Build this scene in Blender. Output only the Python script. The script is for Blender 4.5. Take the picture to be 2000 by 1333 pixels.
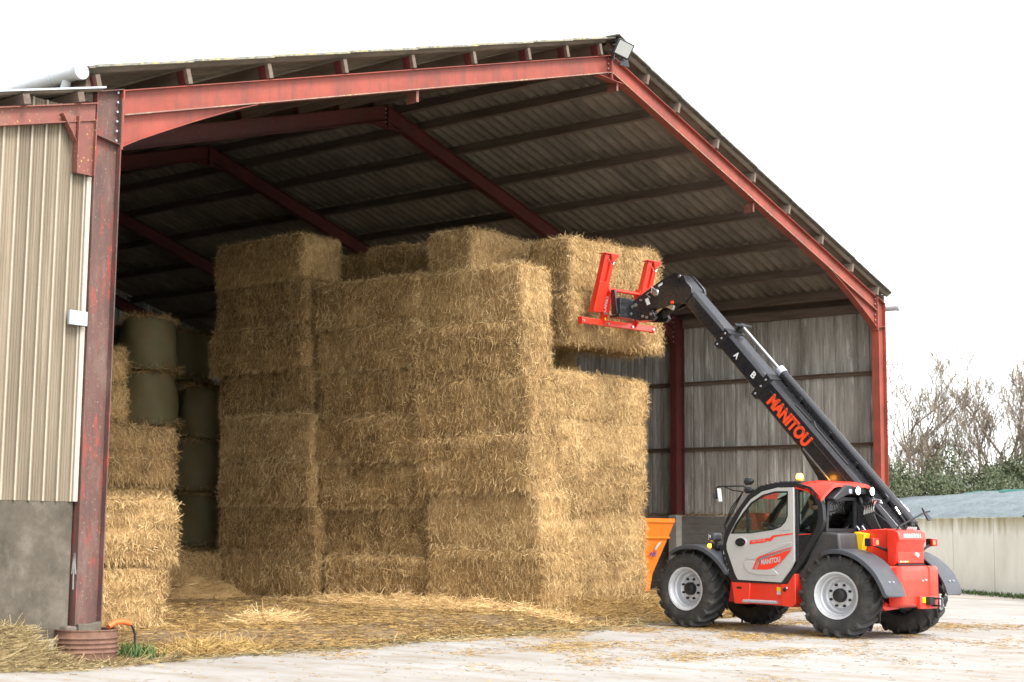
import bpy, bmesh, math, random
import numpy as np
from mathutils import Matrix, Vector
random.seed(7); RNG = np.random.default_rng(11)
S = bpy.context.scene
for o in list(bpy.data.objects): bpy.data.objects.remove(o)
COL = S.collection
R = math.radians

# ------------------------------------------------------------ camera
FPX, PITCH, ROLL, YAW = 3024.608, .1224, .0098, .889
cd = bpy.data.cameras.new('camera'); cam = bpy.data.objects.new('camera', cd); COL.objects.link(cam)
fw = Vector((math.sin(YAW)*math.cos(PITCH), math.cos(YAW)*math.cos(PITCH), math.sin(PITCH)))
r0 = Vector((math.cos(YAW), -math.sin(YAW), 0)); u0 = r0.cross(fw)
r2 = r0*math.cos(ROLL)+u0*math.sin(ROLL); u2 = -r0*math.sin(ROLL)+u0*math.cos(ROLL)
M = Matrix((r2, u2, -fw)).transposed().to_4x4(); M.translation = Vector((-12.7065, -17.3338, 1.5268))
cam.matrix_world = M
cd.sensor_width = 36; cd.lens = FPX/2000*36; cd.clip_end = 2000; cd.clip_start = .1
cd.dof.use_dof = True; cd.dof.focus_distance = 25; cd.dof.aperture_fstop = 2.2
S.camera = cam
# ------------------------------------------------------------ world + sun (bright overcast)
SUN = Vector((-.12, -.64, .76)).normalized()
W = bpy.data.worlds.new('World'); S.world = W; W.use_nodes = True
nt = W.node_tree; nt.nodes.clear()
out = nt.nodes.new('ShaderNodeOutputWorld'); bg = nt.nodes.new('ShaderNodeBackground')
sky = nt.nodes.new('ShaderNodeTexSky'); sky.sky_type = 'NISHITA'; sky.sun_disc = False
sky.sun_elevation = math.asin(SUN.z); sky.sun_rotation = math.atan2(SUN.x, SUN.y); sky.dust_density = 1.0; sky.air_density = 1.0
hs = nt.nodes.new('ShaderNodeHueSaturation'); hs.inputs['Saturation'].default_value = .16
tc = nt.nodes.new('ShaderNodeTexCoord'); nz = nt.nodes.new('ShaderNodeTexNoise'); nz.inputs['Scale'].default_value = 2.2; nz.inputs['Detail'].default_value = 5
mr = nt.nodes.new('ShaderNodeMapRange'); mr.inputs[3].default_value = .86; mr.inputs[4].default_value = 1.16
mx = nt.nodes.new('ShaderNodeVectorMath'); mx.operation = 'SCALE'
nt.links.new(tc.outputs['Generated'], nz.inputs['Vector']); nt.links.new(nz.outputs[0], mr.inputs[0])
nt.links.new(sky.outputs[0], hs.inputs['Color']); nt.links.new(hs.outputs[0], mx.inputs[0]); nt.links.new(mr.outputs[0], mx.inputs['Scale'])
nt.links.new(mx.outputs[0], bg.inputs['Color']); bg.inputs['Strength'].default_value = .15
nt.links.new(bg.outputs[0], out.inputs['Surface'])
sd = bpy.data.lights.new('sun', 'SUN'); sd.energy = 1.5; sd.angle = R(22); sd.color = (1, .96, .9)
so = bpy.data.objects.new('sun', sd); COL.objects.link(so); so.rotation_euler = SUN.to_track_quat('Z', 'Y').to_euler(); so.location = (0, -20, 30)
S.view_settings.view_transform = 'Standard'; S.view_settings.look = 'None'; S.view_settings.gamma = 1
S.view_settings.use_curve_mapping = False; S.view_settings.exposure = 1.76
S.render.engine = 'CYCLES'
S.cycles.max_bounces = 7; S.cycles.diffuse_bounces = 2; S.cycles.transparent_max_bounces = 16

# ------------------------------------------------------------ materials
class NT:
    def __init__(s, name):
        s.m = bpy.data.materials.new(name); s.m.use_nodes = True; s.t = s.m.node_tree
        s.b = s.t.nodes['Principled BSDF']
    def n(s, ty, **kw):
        x = s.t.nodes.new('ShaderNode'+ty)
        for k, v in kw.items():
            if hasattr(x, k): setattr(x, k, v)
            else: x.inputs[k].default_value = v
        return x
    def l(s, a, b): s.t.links.new(a, b)
    def coord(s, scale=(1, 1, 1), which='Object'):
        c = s.n('TexCoord'); m = s.n('Mapping'); m.inputs['Scale'].default_value = scale
        s.l(c.outputs[which], m.inputs['Vector']); return m.outputs[0]
    def world(s, scale=(1, 1, 1)):
        g = s.n('NewGeometry'); m = s.n('Mapping'); m.inputs['Scale'].default_value = scale
        s.l(g.outputs['Position'], m.inputs['Vector']); return m.outputs[0]
    def noise(s, vec, scale, detail=4, rough=.6):
        x = s.n('TexNoise'); x.inputs['Scale'].default_value = scale; x.inputs['Detail'].default_value = detail
        x.inputs['Roughness'].default_value = rough; s.l(vec, x.inputs['Vector']); return x.outputs[0]
    def ramp(s, fac, stops):
        r = s.n('ValToRGB'); e = r.color_ramp.elements
        while len(e) < len(stops): e.new(.5)
        for i, (p, c) in enumerate(stops):
            e[i].position = p; e[i].color = (*c, 1) if len(c) == 3 else c
        s.l(fac, r.inputs[0]); return r.outputs[0]
    def mix(s, fac, a, b, mode='MIX'):
        x = s.n('Mix', data_type='RGBA', blend_type=mode)
        if hasattr(fac, 'is_linked') or hasattr(fac, 'links'): s.l(fac, x.inputs[0])
        else: x.inputs[0].default_value = fac
        for i, v in ((6, a), (7, b)):
            if isinstance(v, tuple): x.inputs[i].default_value = (*v, 1)
            else: s.l(v, x.inputs[i])
        return x.outputs[2]
    def math(s, op, a, b=0.):
        x = s.n('Math', operation=op)
        for i, v in ((0, a), (1, b)):
            if isinstance(v, (int, float)): x.inputs[i].default_value = v
            else: s.l(v, x.inputs[i])
        return x.outputs[0]
    def bump(s, h, strength=.3, dist=.01):
        b = s.n('Bump'); b.inputs['Strength'].default_value = strength; b.inputs['Distance'].default_value = dist
        s.l(h, b.inputs['Height']); s.l(b.outputs[0], s.b.inputs['Normal'])
    def fin(s, col=None, rough=.6, metal=0., coat=0., spec=.5):
        if col is not None:
            if isinstance(col, tuple): s.b.inputs['Base Color'].default_value = (*col, 1)
            else: s.l(col, s.b.inputs['Base Color'])
        if isinstance(rough, float): s.b.inputs['Roughness'].default_value = rough
        else: s.l(rough, s.b.inputs['Roughness'])
        s.b.inputs['Metallic'].default_value = metal; s.b.inputs['Coat Weight'].default_value = coat
        s.b.inputs['Specular IOR Level'].default_value = spec
        return s.m
MT = {}
def plain(name, col, rough=.5, metal=0., coat=0., var=.12, scale=6., bump=0., dust=0.):
    k = NT(name); v = k.coord()
    n = k.noise(v, scale, 5)
    c = k.mix(n, tuple(max(0, x*(1-var)) for x in col), tuple(x*(1+var) for x in col))
    if dust:
        d1 = k.noise(v, 3.1, 8, .75); d2 = k.noise(v, 26, 4, .7)
        c = k.mix(k.math('MULTIPLY', k.ramp(k.math('ADD', k.math('MULTIPLY', d1, .6), k.math('MULTIPLY', d2, .4)), [(.40, (0, 0, 0)), (.66, (1, 1, 1))]), dust), c, (.26, .21, .15))
    if bump: k.bump(k.noise(v, scale*8, 3), bump, .004)
    n2 = k.noise(v, scale*2.3, 4)
    rr = k.n('MapRange'); rr.inputs[3].default_value = max(0, rough-.1); rr.inputs[4].default_value = min(1, rough+.12); k.l(n2, rr.inputs[0])
    MT[name] = k.fin(c, rr.outputs[0], metal, coat); return MT[name]
plain('loader_red', (.72, .030, .012), .34, 0, .35, .07, 3, dust=0.10)
plain('dark_red', (.30, .012, .010), .5, 0, 0, .2)
plain('door_grey', (.46, .45, .43), .38, .0, .2, .05, 3, dust=0.16)
plain('black_plastic', (.016, .017, .019), .45, 0, 0, .3, 9)
plain('panel_dark', (.030, .031, .036), .5, 0, 0, .3, 5, dust=0.16)
plain('fender_grey', (.050, .055, .065), .46, 0, 0, .2, 7, .05, dust=0.08)
plain('boom_black', (.012, .013, .017), .26, 0, .3, .25, 4, dust=0.06)
plain('rim_silver', (.56, .57, .59), .36, .25, 0, .1, 8, dust=0.28)
plain('hub_black', (.010, .010, .011), .5, 0, 0, .3)
plain('steel', (.55, .55, .54), .32, .9, 0, .15, 12)
plain('chrome', (.75, .75, .76), .12, 1., 0, .03)
plain('rubber', (.014, .014, .015), .6, 0, 0, .3)
plain('yellow_paint', (.80, .50, .012), .4, 0, .1, .06)
plain('orange_paint', (.82, .20, .018), .45, 0, .1, .12, 3)
plain('orange_pvc', (.72, .13, .03), .5, 0, 0, .12)
plain('white_print', (.80, .80, .79), .5, 0, 0, .02)
plain('red_print', (.78, .045, .02), .4, 0, 0, .02)
plain('letter_orange', (.86, .075, .018), .45, 0, 0, .02)
plain('grey_print', (.20, .20, .20), .5, 0, 0, .02)
plain('silver_print', (.45, .45, .44), .5, 0, 0, .02)
plain('blue_print', (.02, .04, .22), .5, 0, 0, .05)
plain('red_lens', (.65, .02, .012), .18, 0, .5, .05)
plain('amber_lens', (.85, .30, .01), .2, 0, .5, .05)
plain('grey_pvc', (.42, .43, .44), .5, 0, 0, .25, 5)
plain('galvanised', (.45, .48, .52), .45, .5, 0, .2, 10)
plain('bark', (.21, .165, .12), .9, 0, 0, .35, 6)
plain('seat_fabric', (.035, .036, .040), .85, 0, 0, .2, 20)
plain('skin', (.50, .27, .18), .55, 0, 0, .06)
plain('jacket', (.012, .013, .016), .8, 0, 0, .3)
plain('trousers', (.02, .03, .05), .8, 0, 0, .3)
plain('hair', (.03, .02, .012), .7, 0, 0, .3)
plain('lamp_glass', (.36, .36, .35), .2, 0, 0, .05)
def emis(name, col, st, base):
    k = NT(name); k.b.inputs['Emission Color'].default_value = (*col, 1); k.b.inputs['Emission Strength'].default_value = st
    MT[name] = k.fin(base, .3)
emis('beacon', (1, .36, .03), 7, (.8, .3, .02)); emis('worklight', (1, .98, .94), 5, (.8, .8, .8)); emis('indicator', (1, .42, .02), 4, (.8, .3, .02)); emis('tail', (1, .12, .05), 1.6, (.7, .02, .01))
k = NT('glass')
k.t.nodes.remove(k.b); tr = k.n('BsdfTransparent'); tr.inputs[0].default_value = (.86, .92, .89, 1); gl = k.n('BsdfGlossy'); gl.inputs['Roughness'].default_value = .02
fr = k.n('Fresnel'); fr.inputs[0].default_value = 1.5; ms = k.n('MixShader'); k.l(fr.outputs[0], ms.inputs[0]); k.l(tr.outputs[0], ms.inputs[1]); k.l(gl.outputs[0], ms.inputs[2])
k.l(ms.outputs[0], k.t.nodes['Material Output'].inputs[0]); MT['glass'] = k.m

def steel_red(name, base, dirt, lich=.0):
    k = NT(name); v = k.world((1, 1, 1)); n = k.noise(v, 1.3, 6, .7)
    vs = k.world((9, 9, .9)); n2 = k.noise(vs, 1.0, 5, .7)
    c = k.mix(k.ramp(n, [(.35, (0, 0, 0)), (.65, (1, 1, 1))]), base, tuple(x*.62 for x in base))
    c = k.mix(k.ramp(n2, [(.48, (0, 0, 0)), (.72, (.75, .75, .75))]), c, dirt)
    sp = k.noise(k.world((1, 1, 1)), 26, 3, .6)
    c = k.mix(k.ramp(sp, [(.66, (0, 0, 0)), (.74, (.8, .8, .8))]), c, (.20, .13, .085))
    if lich:
        ln = k.noise(v, 34, 3, .6); c = k.mix(k.ramp(ln, [(.70-lich, (0, 0, 0)), (.74-lich, (1, 1, 1))]), c, (.55, .42, .09))
    k.bump(n, .15, .01)
    MT[name] = k.fin(c, .62)
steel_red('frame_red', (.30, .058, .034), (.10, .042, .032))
k = NT('post_worn'); n = k.noise(k.world((3, 3, .8)), 1.6, 6, .7); n2 = k.noise(k.world((7, 7, 1.6)), 1.2, 6, .75); n3 = k.noise(k.world(), 42, 3, .6)
c = k.ramp(n, [(.3, (.060, .040, .036)), (.5, (.105, .050, .040)), (.7, (.15, .10, .085))]); c = k.mix(k.ramp(n2, [(.54, (0, 0, 0)), (.66, (.9, .9, .9))]), c, (.30, .042, .028))
c = k.mix(k.ramp(n3, [(.64, (0, 0, 0)), (.70, (.7, .7, .7))]), c, (.27, .23, .14)); k.bump(n3, .2, .004); MT['post_worn'] = k.fin(c, .75)
steel_red('frame_shaded', (.115, .020, .017), (.045, .022, .018))  # darker copy of the frame red: shade inside the barn put into the colour
steel_red('post_red', (.15, .036, .026), (.066, .050, .043))
steel_red('flange_red', (.24, .075, .055), (.13, .085, .065), .045)

def sheeting(name, a, b, c3, sc, streak, sp=.5):
    k = NT(name); n = k.noise(k.world(sc), 1.0, 7, .72); n2 = k.noise(k.world((.5, .5, .5)), 1, 4)
    oi = k.n('ObjectInfo')
    c = k.ramp(n, [(.28, a), (.5, b), (.72, c3)])
    c = k.mix(k.math('MULTIPLY', n2, .5), c, a)
    rn = k.n('MapRange'); rn.inputs[3].default_value = .78; rn.inputs[4].default_value = 1.18; k.l(oi.outputs['Random'], rn.inputs[0])
    vm = k.n('VectorMath', operation='SCALE'); k.l(c, vm.inputs[0]); k.l(rn.outputs[0], vm.inputs['Scale'])
    sp_ = k.noise(k.world(streak), 1.0, 5, .75)
    c = k.mix(k.ramp(sp_, [(sp, (0, 0, 0)), (sp+.12, (.85, .85, .85))]), vm.outputs[0], c3)
    k.bump(k.noise(k.world((1, 1, 1)), 45, 4), .35, .004)
    MT[name] = k.fin(c, .85)
sheeting('roof_cement', (.10, .083, .063), (.18, .152, .117), (.27, .232, .175), (1.5, 6, 1.5), (2.2, 12, 2.2), .62)
sheeting('wall_cement', (.15, .132, .108), (.37, .345, .305), (.64, .62, .58), (5, 5, .5), (9, 9, .8), .55)
sheeting('wall_cream', (.125, .097, .066), (.21, .168, .116), (.31, .256, .185), (4, 4, .25), (14, 14, .35), .60)
plain('cream_trim', (.42, .37, .30), .7, 0, 0, .12, 4)
plain('rib_cream', (.33, .29, .225), .8, 0, 0, .18, 14)
k = NT('lichen_edge'); v = k.world(); n = k.noise(v, 16, 4, .7)
MT['lichen_edge'] = k.fin(k.ramp(n, [(.36, (.13, .125, .105)), (.54, (.25, .24, .20)), (.62, (.36, .31, .12)), (.72, (.46, .36, .05))]), .9)
k = NT('lichen_flange'); n = k.noise(k.world((1, 1, 1)), 20, 4, .7); n2 = k.noise(k.world(), .9, 3)
MT['lichen_flange'] = k.fin(k.mix(k.ramp(n2, [(.4, (0, 0, 0)), (.6, (1, 1, 1))]), k.ramp(n, [(.4, (.20, .13, .11)), (.56, (.30, .22, .17)), (.64, (.50, .40, .12))]), (.24, .13, .10)), .9)
k = NT('timber'); v = k.world((1.5, 1, 1.5)); n = k.noise(v, 5, 6, .7)
MT['timber'] = k.fin(k.ramp(n, [(.3, (.055, .042, .032)), (.7, (.13, .105, .08))]), .85)
k = NT('purlin'); v = k.world((4, .5, 4)); n = k.noise(v, 2, 6, .7)
MT['purlin'] = k.fin(k.ramp(n, [(.3, (.085, .055, .040)), (.6, (.15, .112, .085)), (.8, (.20, .155, .115))]), .8)
k = NT('ridge_cement'); MT['ridge_cement'] = k.fin(k.ramp(k.noise(k.world(), 9, 5), [(.3, (.05, .048, .042)), (.7, (.15, .14, .115))]), .9)

k = NT('yard_concrete'); v = k.world(); n = k.noise(v, .35, 8, .65); n2 = k.noise(k.world((1.6, .5, 1)), 1.6, 7, .7); n3 = k.noise(v, 30, 4, .6)
c = k.ramp(n, [(.3, (.285, .265, .24)), (.55, (.365, .35, .332)), (.75, (.42, .407, .39))])
c = k.mix(k.ramp(n2, [(.46, (0, 0, 0)), (.70, (.9, .9, .9))]), c, (.235, .185, .12))
c = k.mix(k.ramp(n3, [(.58, (0, 0, 0)), (.72, (.5, .5, .5))]), c, (.24, .20, .155)); n5 = k.noise(v, 9, 5, .7); c = k.mix(k.ramp(n5, [(.60, (0, 0, 0)), (.70, (.45, .45, .45))]), c, (.27, .24, .20))
n4 = k.noise(k.world((.9, 1.9, 1)), 1.1, 6, .7)
c = k.mix(k.ramp(n4, [(.58, (0, 0, 0)), (.68, (.55, .55, .55))]), c, (.30, .285, .26))
k.bump(n3, .25, .004); MT['yard_concrete'] = k.fin(c, .8)
k = NT('barn_floor'); v = k.world(); n = k.noise(v, .9, 8, .7); n2 = k.noise(k.world((2, 6, 1)), 5, 6, .75)
c = k.ramp(n, [(.3, (.075, .050, .030)), (.55, (.165, .112, .060)), (.75, (.25, .175, .09))])
c = k.mix(k.ramp(n2, [(.45, (0, 0, 0)), (.66, (.7, .7, .7))]), c, (.30, .205, .095))
k.bump(n2, .6, .02); MT['barn_floor'] = k.fin(c, .95)
k = NT('mud'); v = k.world(); n = k.noise(v, 5, 7, .7); MT['mud'] = k.fin(k.ramp(n, [(.3, (.03, .024, .019)), (.6, (.085, .062, .042)), (.8, (.20, .14, .075))]), .85); 
k = NT('field'); n = k.noise(k.world(), .3, 7, .7); MT['field'] = k.fin(k.ramp(n, [(.3, (.05, .075, .025)), (.7, (.10, .12, .05))]), .95)
k = NT('gravel'); n = k.noise(k.world(), 22, 6, .75); MT['gravel'] = k.fin(k.ramp(n, [(.3, (.25, .21, .17)), (.7, (.47, .42, .36))]), .95)
k = NT('block_grey'); n = k.noise(k.world((1, 1, 2)), 2.2, 7, .7); n2 = k.noise(k.world(), 60, 3); k.bump(n2, .5, .004)
MT['block_grey'] = k.fin(k.ramp(n, [(.3, (.095, .088, .078)), (.7, (.19, .18, .162))]), .95)
plain('mortar', (.27, .25, .215), .95, 0, 0, .25, 9, .3)
k = NT('old_render'); n = k.noise(k.world(), 1.7, 8, .7); n2 = k.noise(k.world((1, 1, .5)), 5, 6, .7); k.bump(k.noise(k.world(), 30, 5), .4, .006)
c = k.ramp(n, [(.28, (.040, .032, .022)), (.5, (.085, .071, .052)), (.72, (.17, .148, .115))]); c = k.mix(k.ramp(n2, [(.55, (0, 0, 0)), (.75, (.6, .6, .6))]), c, (.155, .14, .115))
MT['old_render'] = k.fin(c, .92)
k = NT('silage_concrete'); v = k.world((.7, .7, .3)); n = k.noise(v, 1.3, 7, .65); sz = k.n('SeparateXYZ'); k.l(k.world(), sz.inputs[0])
c = k.ramp(n, [(.3, (.62, .585, .48)), (.65, (.78, .75, .655))])
top = k.math('ADD', k.math('MULTIPLY', k.noise(k.world((2.4, 2.4, .35)), 1.2, 6, .7), 1.1), k.math('MULTIPLY', k.math('SUBTRACT', sz.outputs[2], 2.0), .85))
c = k.mix(k.ramp(top, [(.22, (0, 0, 0)), (.62, (.9, .9, .9))]), c, (.25, .20, .075)); MT['silage_concrete'] = k.fin(c, .9)
k = NT('tarp'); n = k.noise(k.world((1, 1, 2)), 1.4, 6, .6); k.bump(k.noise(k.world((.7, 1.5, 2)), 2.2, 5, .55), .9, .12)
MT['tarp'] = k.fin(k.ramp(n, [(.3, (.095, .122, .132)), (.7, (.155, .187, .197))]), .5)
plain('tarp_hem', (.04, .19, .16), .6, 0, 0, .5, 3); plain('sandbag', (.22, .25, .17), .85, 0, 0, .3, 9)
k = NT('rust'); n = k.noise(k.world(), 6, 7, .7); n2 = k.noise(k.world((1, 1, .6)), 13, 5, .7)
c = k.ramp(n, [(.3, (.085, .040, .025)), (.6, (.19, .10, .066)), (.8, (.27, .165, .12))]); c = k.mix(k.ramp(n2, [(.68, (0, 0, 0)), (.74, (.8, .8, .8))]), c, (.42, .38, .35)); k.bump(n, .3, .006); MT['rust'] = k.fin(c, .8, .1)

def straw(name, stops, gain=1.):
    k = NT(name); a = k.n('Attribute', attribute_name='tint'); oi = k.n('ObjectInfo')
    n = k.noise(k.world((1, 1, 1.6)), 1.5, 5, .65); n2 = k.noise(k.world(), 24, 4, .7)
    f = k.math('ADD', k.math('MULTIPLY', a.outputs['Fac'], .62), k.math('ADD', k.math('MULTIPLY', n, .42), k.math('MULTIPLY', n2, .22)))
    f = k.math('SUBTRACT', f, .14)
    f = k.math('ADD', f, k.math('MULTIPLY', k.math('SUBTRACT', oi.outputs['Random'], .5), .15))
    c = k.ramp(f, stops); k.bump(n2, .5, .01)
    MT[name] = k.fin(c, .75, 0, 0, .3)
straw('straw', [(.08, (.10, .057, .022)), (.34, (.34, .21, .085)), (.60, (.60, .405, .183)), (.9, (.80, .62, .34))])
straw('litter', [(.08, (.075, .042, .017)), (.36, (.225, .135, .048)), (.62, (.39, .25, .088)), (.9, (.58, .405, .16))])
straw('old_straw', [(.08, (.06, .045, .02)), (.4, (.22, .16, .075)), (.65, (.38, .29, .14)), (.9, (.5, .42, .24))])
k = NT('net_wrap'); v = k.coord((1, 1, 1)); w = k.n('TexWave', wave_type='BANDS', bands_direction='Z'); w.inputs['Scale'].default_value = 14; w.inputs['Distortion'].default_value = 2; k.l(v, w.inputs['Vector'])
n = k.noise(k.world(), 2.2, 5, .7); c = k.ramp(n, [(.3, (.20, .13, .050)), (.5, (.185, .145, .065)), (.68, (.15, .155, .065))]); c = k.mix(k.math('MULTIPLY', w.outputs[0], .6), c, (.22, .18, .09))
k.bump(w.outputs[0], .5, .01); MT['net_wrap'] = k.fin(c, .6)
def leafmat(name, stops):
    k = NT(name); a = k.n('Attribute', attribute_name='tint'); k.b.inputs['Subsurface Weight'].default_value = 0
    MT[name] = k.fin(k.ramp(a.outputs['Fac'], stops), .55, 0, 0, .4)
leafmat('hedge_leaf', [(.0, (.035, .050, .020)), (.45, (.085, .105, .050)), (.8, (.15, .165, .085)), (1., (.22, .17, .11))])
leafmat('grass', [(.0, (.025, .055, .012)), (.5, (.055, .115, .022)), (1., (.13, .17, .05))])
k = NT('tyre'); v = k.coord(); n = k.noise(v, 5, 7, .75); n2 = k.noise(k.coord((1, 1, 1)), 40, 4, .7)
c = k.ramp(n, [(.36, (.018, .018, .018)), (.55, (.036, .034, .031)), (.74, (.10, .082, .056))])
c = k.mix(k.ramp(n2, [(.66, (0, 0, 0)), (.76, (.5, .5, .5))]), c, (.15, .115, .065)); MT['tyre'] = k.fin(c, .72)

# ------------------------------------------------------------ mesh helpers
def link(o, parent=None):
    COL.objects.link(o)
    if parent is not None: o.parent = parent
    return o
def tag(o, label=None, cat=None, group=None, kind=None):
    if label: o['label'] = label
    if cat: o['category'] = cat
    if group: o['group'] = group
    if kind: o['kind'] = kind
    return o
def empty(name, loc=(0, 0, 0), rz=0, parent=None):
    o = bpy.data.objects.new(name, None); o.location = loc; o.rotation_euler = (0, 0, rz); o.empty_display_size = .2
    return link(o, parent)
def arr_mesh(name, V, F, tint=None, smooth=False, mat=None):
    me = bpy.data.meshes.new(name); V = np.asarray(V, dtype=np.float32); F = np.asarray(F, dtype=np.int32)
    k = F.shape[1]; me.vertices.add(len(V)); me.vertices.foreach_set('co', V.ravel())
    me.loops.add(F.size); me.loops.foreach_set('vertex_index', F.ravel())
    me.polygons.add(len(F)); me.polygons.foreach_set('loop_start', np.arange(0, F.size, k, dtype=np.int32))
    if smooth: me.polygons.foreach_set('use_smooth', np.ones(len(F), dtype=bool))
    if tint is not None:
        a = me.attributes.new('tint', 'FLOAT', 'POINT'); a.data.foreach_set('value', np.asarray(tint, dtype=np.float32))
    me.update(calc_edges=True); me.validate()
    if mat: me.materials.append(MT[mat])
    return me
class G:
    def __init__(s): s.v = []; s.f = []
    def add(s, vs, fs):
        b = len(s.v); s.v += [tuple(map(float, v)) for v in vs]; s.f += [tuple(b+i for i in f) for f in fs]; return s
    def box(s, c, d, rot=None):
        h = [x/2 for x in d]; vs = [Vector((sx*h[0], sy*h[1], sz*h[2])) for sz in (-1, 1) for sy in (-1, 1) for sx in (-1, 1)]
        if rot is not None: vs = [rot @ v for v in vs]
        return s.add([v+Vector(c) for v in vs], [(0, 2, 3, 1), (4, 5, 7, 6), (0, 1, 5, 4), (2, 6, 7, 3), (0, 4, 6, 2), (1, 3, 7, 5)])
    def bx(s, x0, x1, y0, y1, z0, z1): return s.box(((x0+x1)/2, (y0+y1)/2, (z0+z1)/2), (x1-x0, y1-y0, z1-z0))
    def prism(s, poly, lo, hi, axis='x'):   # poly in the other two axes, in order
        n = len(poly)
        def p(a, b, t): return {'x': (t, a, b), 'y': (a, t, b), 'z': (a, b, t)}[axis]
        vs = [p(a, b, lo) for a, b in poly]+[p(a, b, hi) for a, b in poly]
        return s.add(vs, [tuple(range(n))[::-1], tuple(range(n, 2*n))]+[(i, (i+1) % n, n+(i+1) % n, n+i) for i in range(n)])
    def bar(s, a, b, w, h=None, up=(0, 0, 1)):
        a, b = Vector(a), Vector(b); d = (b-a).normalized(); u = Vector(up); si = d.cross(u).normalized(); u = si.cross(d); h = h or w
        q = [(-w/2, -h/2), (w/2, -h/2), (w/2, h/2), (-w/2, h/2)]
        vs = [p+si*x+u*y for p in (a, b) for x, y in q]
        return s.add(vs, [(3, 2, 1, 0), (4, 5, 6, 7)]+[(i, (i+1) % 4, 4+(i+1) % 4, 4+i) for i in range(4)])
    def tube(s, pts, r, n=8, cap=True):
        pts = [Vector(p) for p in pts]; rs = r if isinstance(r, (list, tuple)) else [r]*len(pts); vs = []; fs = []; ref = Vector((.31, .17, .93))
        for i, p in enumerate(pts):
            d = (pts[min(i+1, len(pts)-1)]-pts[max(i-1, 0)]).normalized(); a = d.cross(ref)
            if a.length < .05: a = d.cross(Vector((1, 0, 0)))
            a.normalize(); b = d.cross(a)
            vs += [p+(a*math.cos(2*math.pi*k/n)+b*math.sin(2*math.pi*k/n))*rs[i] for k in range(n)]
        for i in range(len(pts)-1): fs += [(i*n+k, i*n+(k+1) % n, (i+1)*n+(k+1) % n, (i+1)*n+k) for k in range(n)]
        if cap: fs += [tuple(range(n))[::-1], tuple(range((len(pts)-1)*n, len(pts)*n))]
        return s.add(vs, fs)
    def lathe(s, prof, c=(0, 0, 0), axis='z', n=24, close=False):   # prof: (radius, along axis)
        vs = []; fs = []; m = len(prof)
        for k in range(n):
            a = 2*math.pi*k/n; ca, sa = math.cos(a), math.sin(a)
            for r, t in prof:
                v = {'z': (r*ca, r*sa, t), 'x': (t, r*ca, r*sa), 'y': (r*sa, t, r*ca)}[axis]; vs.append((v[0]+c[0], v[1]+c[1], v[2]+c[2]))
        for k in range(n):
            for j in range(m-1 if not close else m): fs.append((k*m+j, ((k+1) % n)*m+j, ((k+1) % n)*m+(j+1) % m, k*m+(j+1) % m))
        return s.add(vs, fs)
    def mesh(s, name='m', mat=None, smooth=35):
        me = bpy.data.meshes.new(name); me.from_pydata(s.v, [], s.f)
        bm = bmesh.new(); bm.from_mesh(me); bmesh.ops.recalc_face_normals(bm, faces=bm.faces); bm.to_mesh(me); bm.free()
        if smooth:
            me.polygons.foreach_set('use_smooth', [True]*len(me.polygons)); me.set_sharp_from_angle(angle=R(smooth))
        if mat: me.materials.append(MT[mat])
        return me
    def build(s, name, mat, parent=None, bevel=0, smooth=35, seg=2):
        o = bpy.data.objects.new(name, s.mesh(name, mat, smooth)); link(o, parent)
        if bevel:
            m = o.modifiers.new('bevel', 'BEVEL'); m.width = bevel; m.segments = seg; m.limit_method = 'ANGLE'; m.angle_limit = R(40)
        return o
def copy(o, parent=None):
    c = o.copy(); link(c); c.parent = parent; return c
def copy_tree(o, parent=None):
    c = copy(o, parent)
    for ch in o.children: copy_tree(ch, c)
    return c
def ribbons(base, d, length, width, rng, bend=0.):
    N = len(base); d = d/np.linalg.norm(d, axis=1, keepdims=True); q = rng.normal(size=(N, 3)); s = np.cross(d, q); s /= np.linalg.norm(s, axis=1, keepdims=True)
    tip = base+d*length[:, None]; w = width[:, None]
    V = np.stack([base-s*w/2, base+s*w/2, tip+s*w/3, tip-s*w/3], 1).reshape(-1, 3)
    return V, np.arange(N*4).reshape(-1, 4)
def text_poly(txt, size=1., bold=.0, shear=0.):
    cu = bpy.data.curves.new('txt', 'FONT'); cu.body = txt; cu.size = size; cu.offset = bold; cu.shear = shear; cu.resolution_u = 3; cu.fill_mode = 'FRONT'
    o = bpy.data.objects.new('txt', cu); COL.objects.link(o); dg = bpy.context.evaluated_depsgraph_get()
    me = bpy.data.meshes.new_from_object(o.evaluated_get(dg)); V = [tuple(v.co) for v in me.vertices]; F = [tuple(p.vertices) for p in me.polygons]
    bpy.data.objects.remove(o); bpy.data.curves.remove(cu); bpy.data.meshes.remove(me); return V, F
def lettering(name, txt, org, X, Y, width, height, mat, parent, bold=.02, shear=0.):
    V, F = text_poly(txt, 1., bold, shear); xs = [v[0] for v in V]; ys = [v[1] for v in V]
    X = Vector(X).normalized(); Y = Vector(Y).normalized(); sx = width/(max(xs)-min(xs)); sy = height/(max(ys)-min(ys)); o = Vector(org)
    g = G(); g.add([o+X*((v[0]-min(xs))*sx)+Y*((v[1]-min(ys))*sy) for v in V], F)
    return g.build(name, mat, parent, smooth=0)
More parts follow.
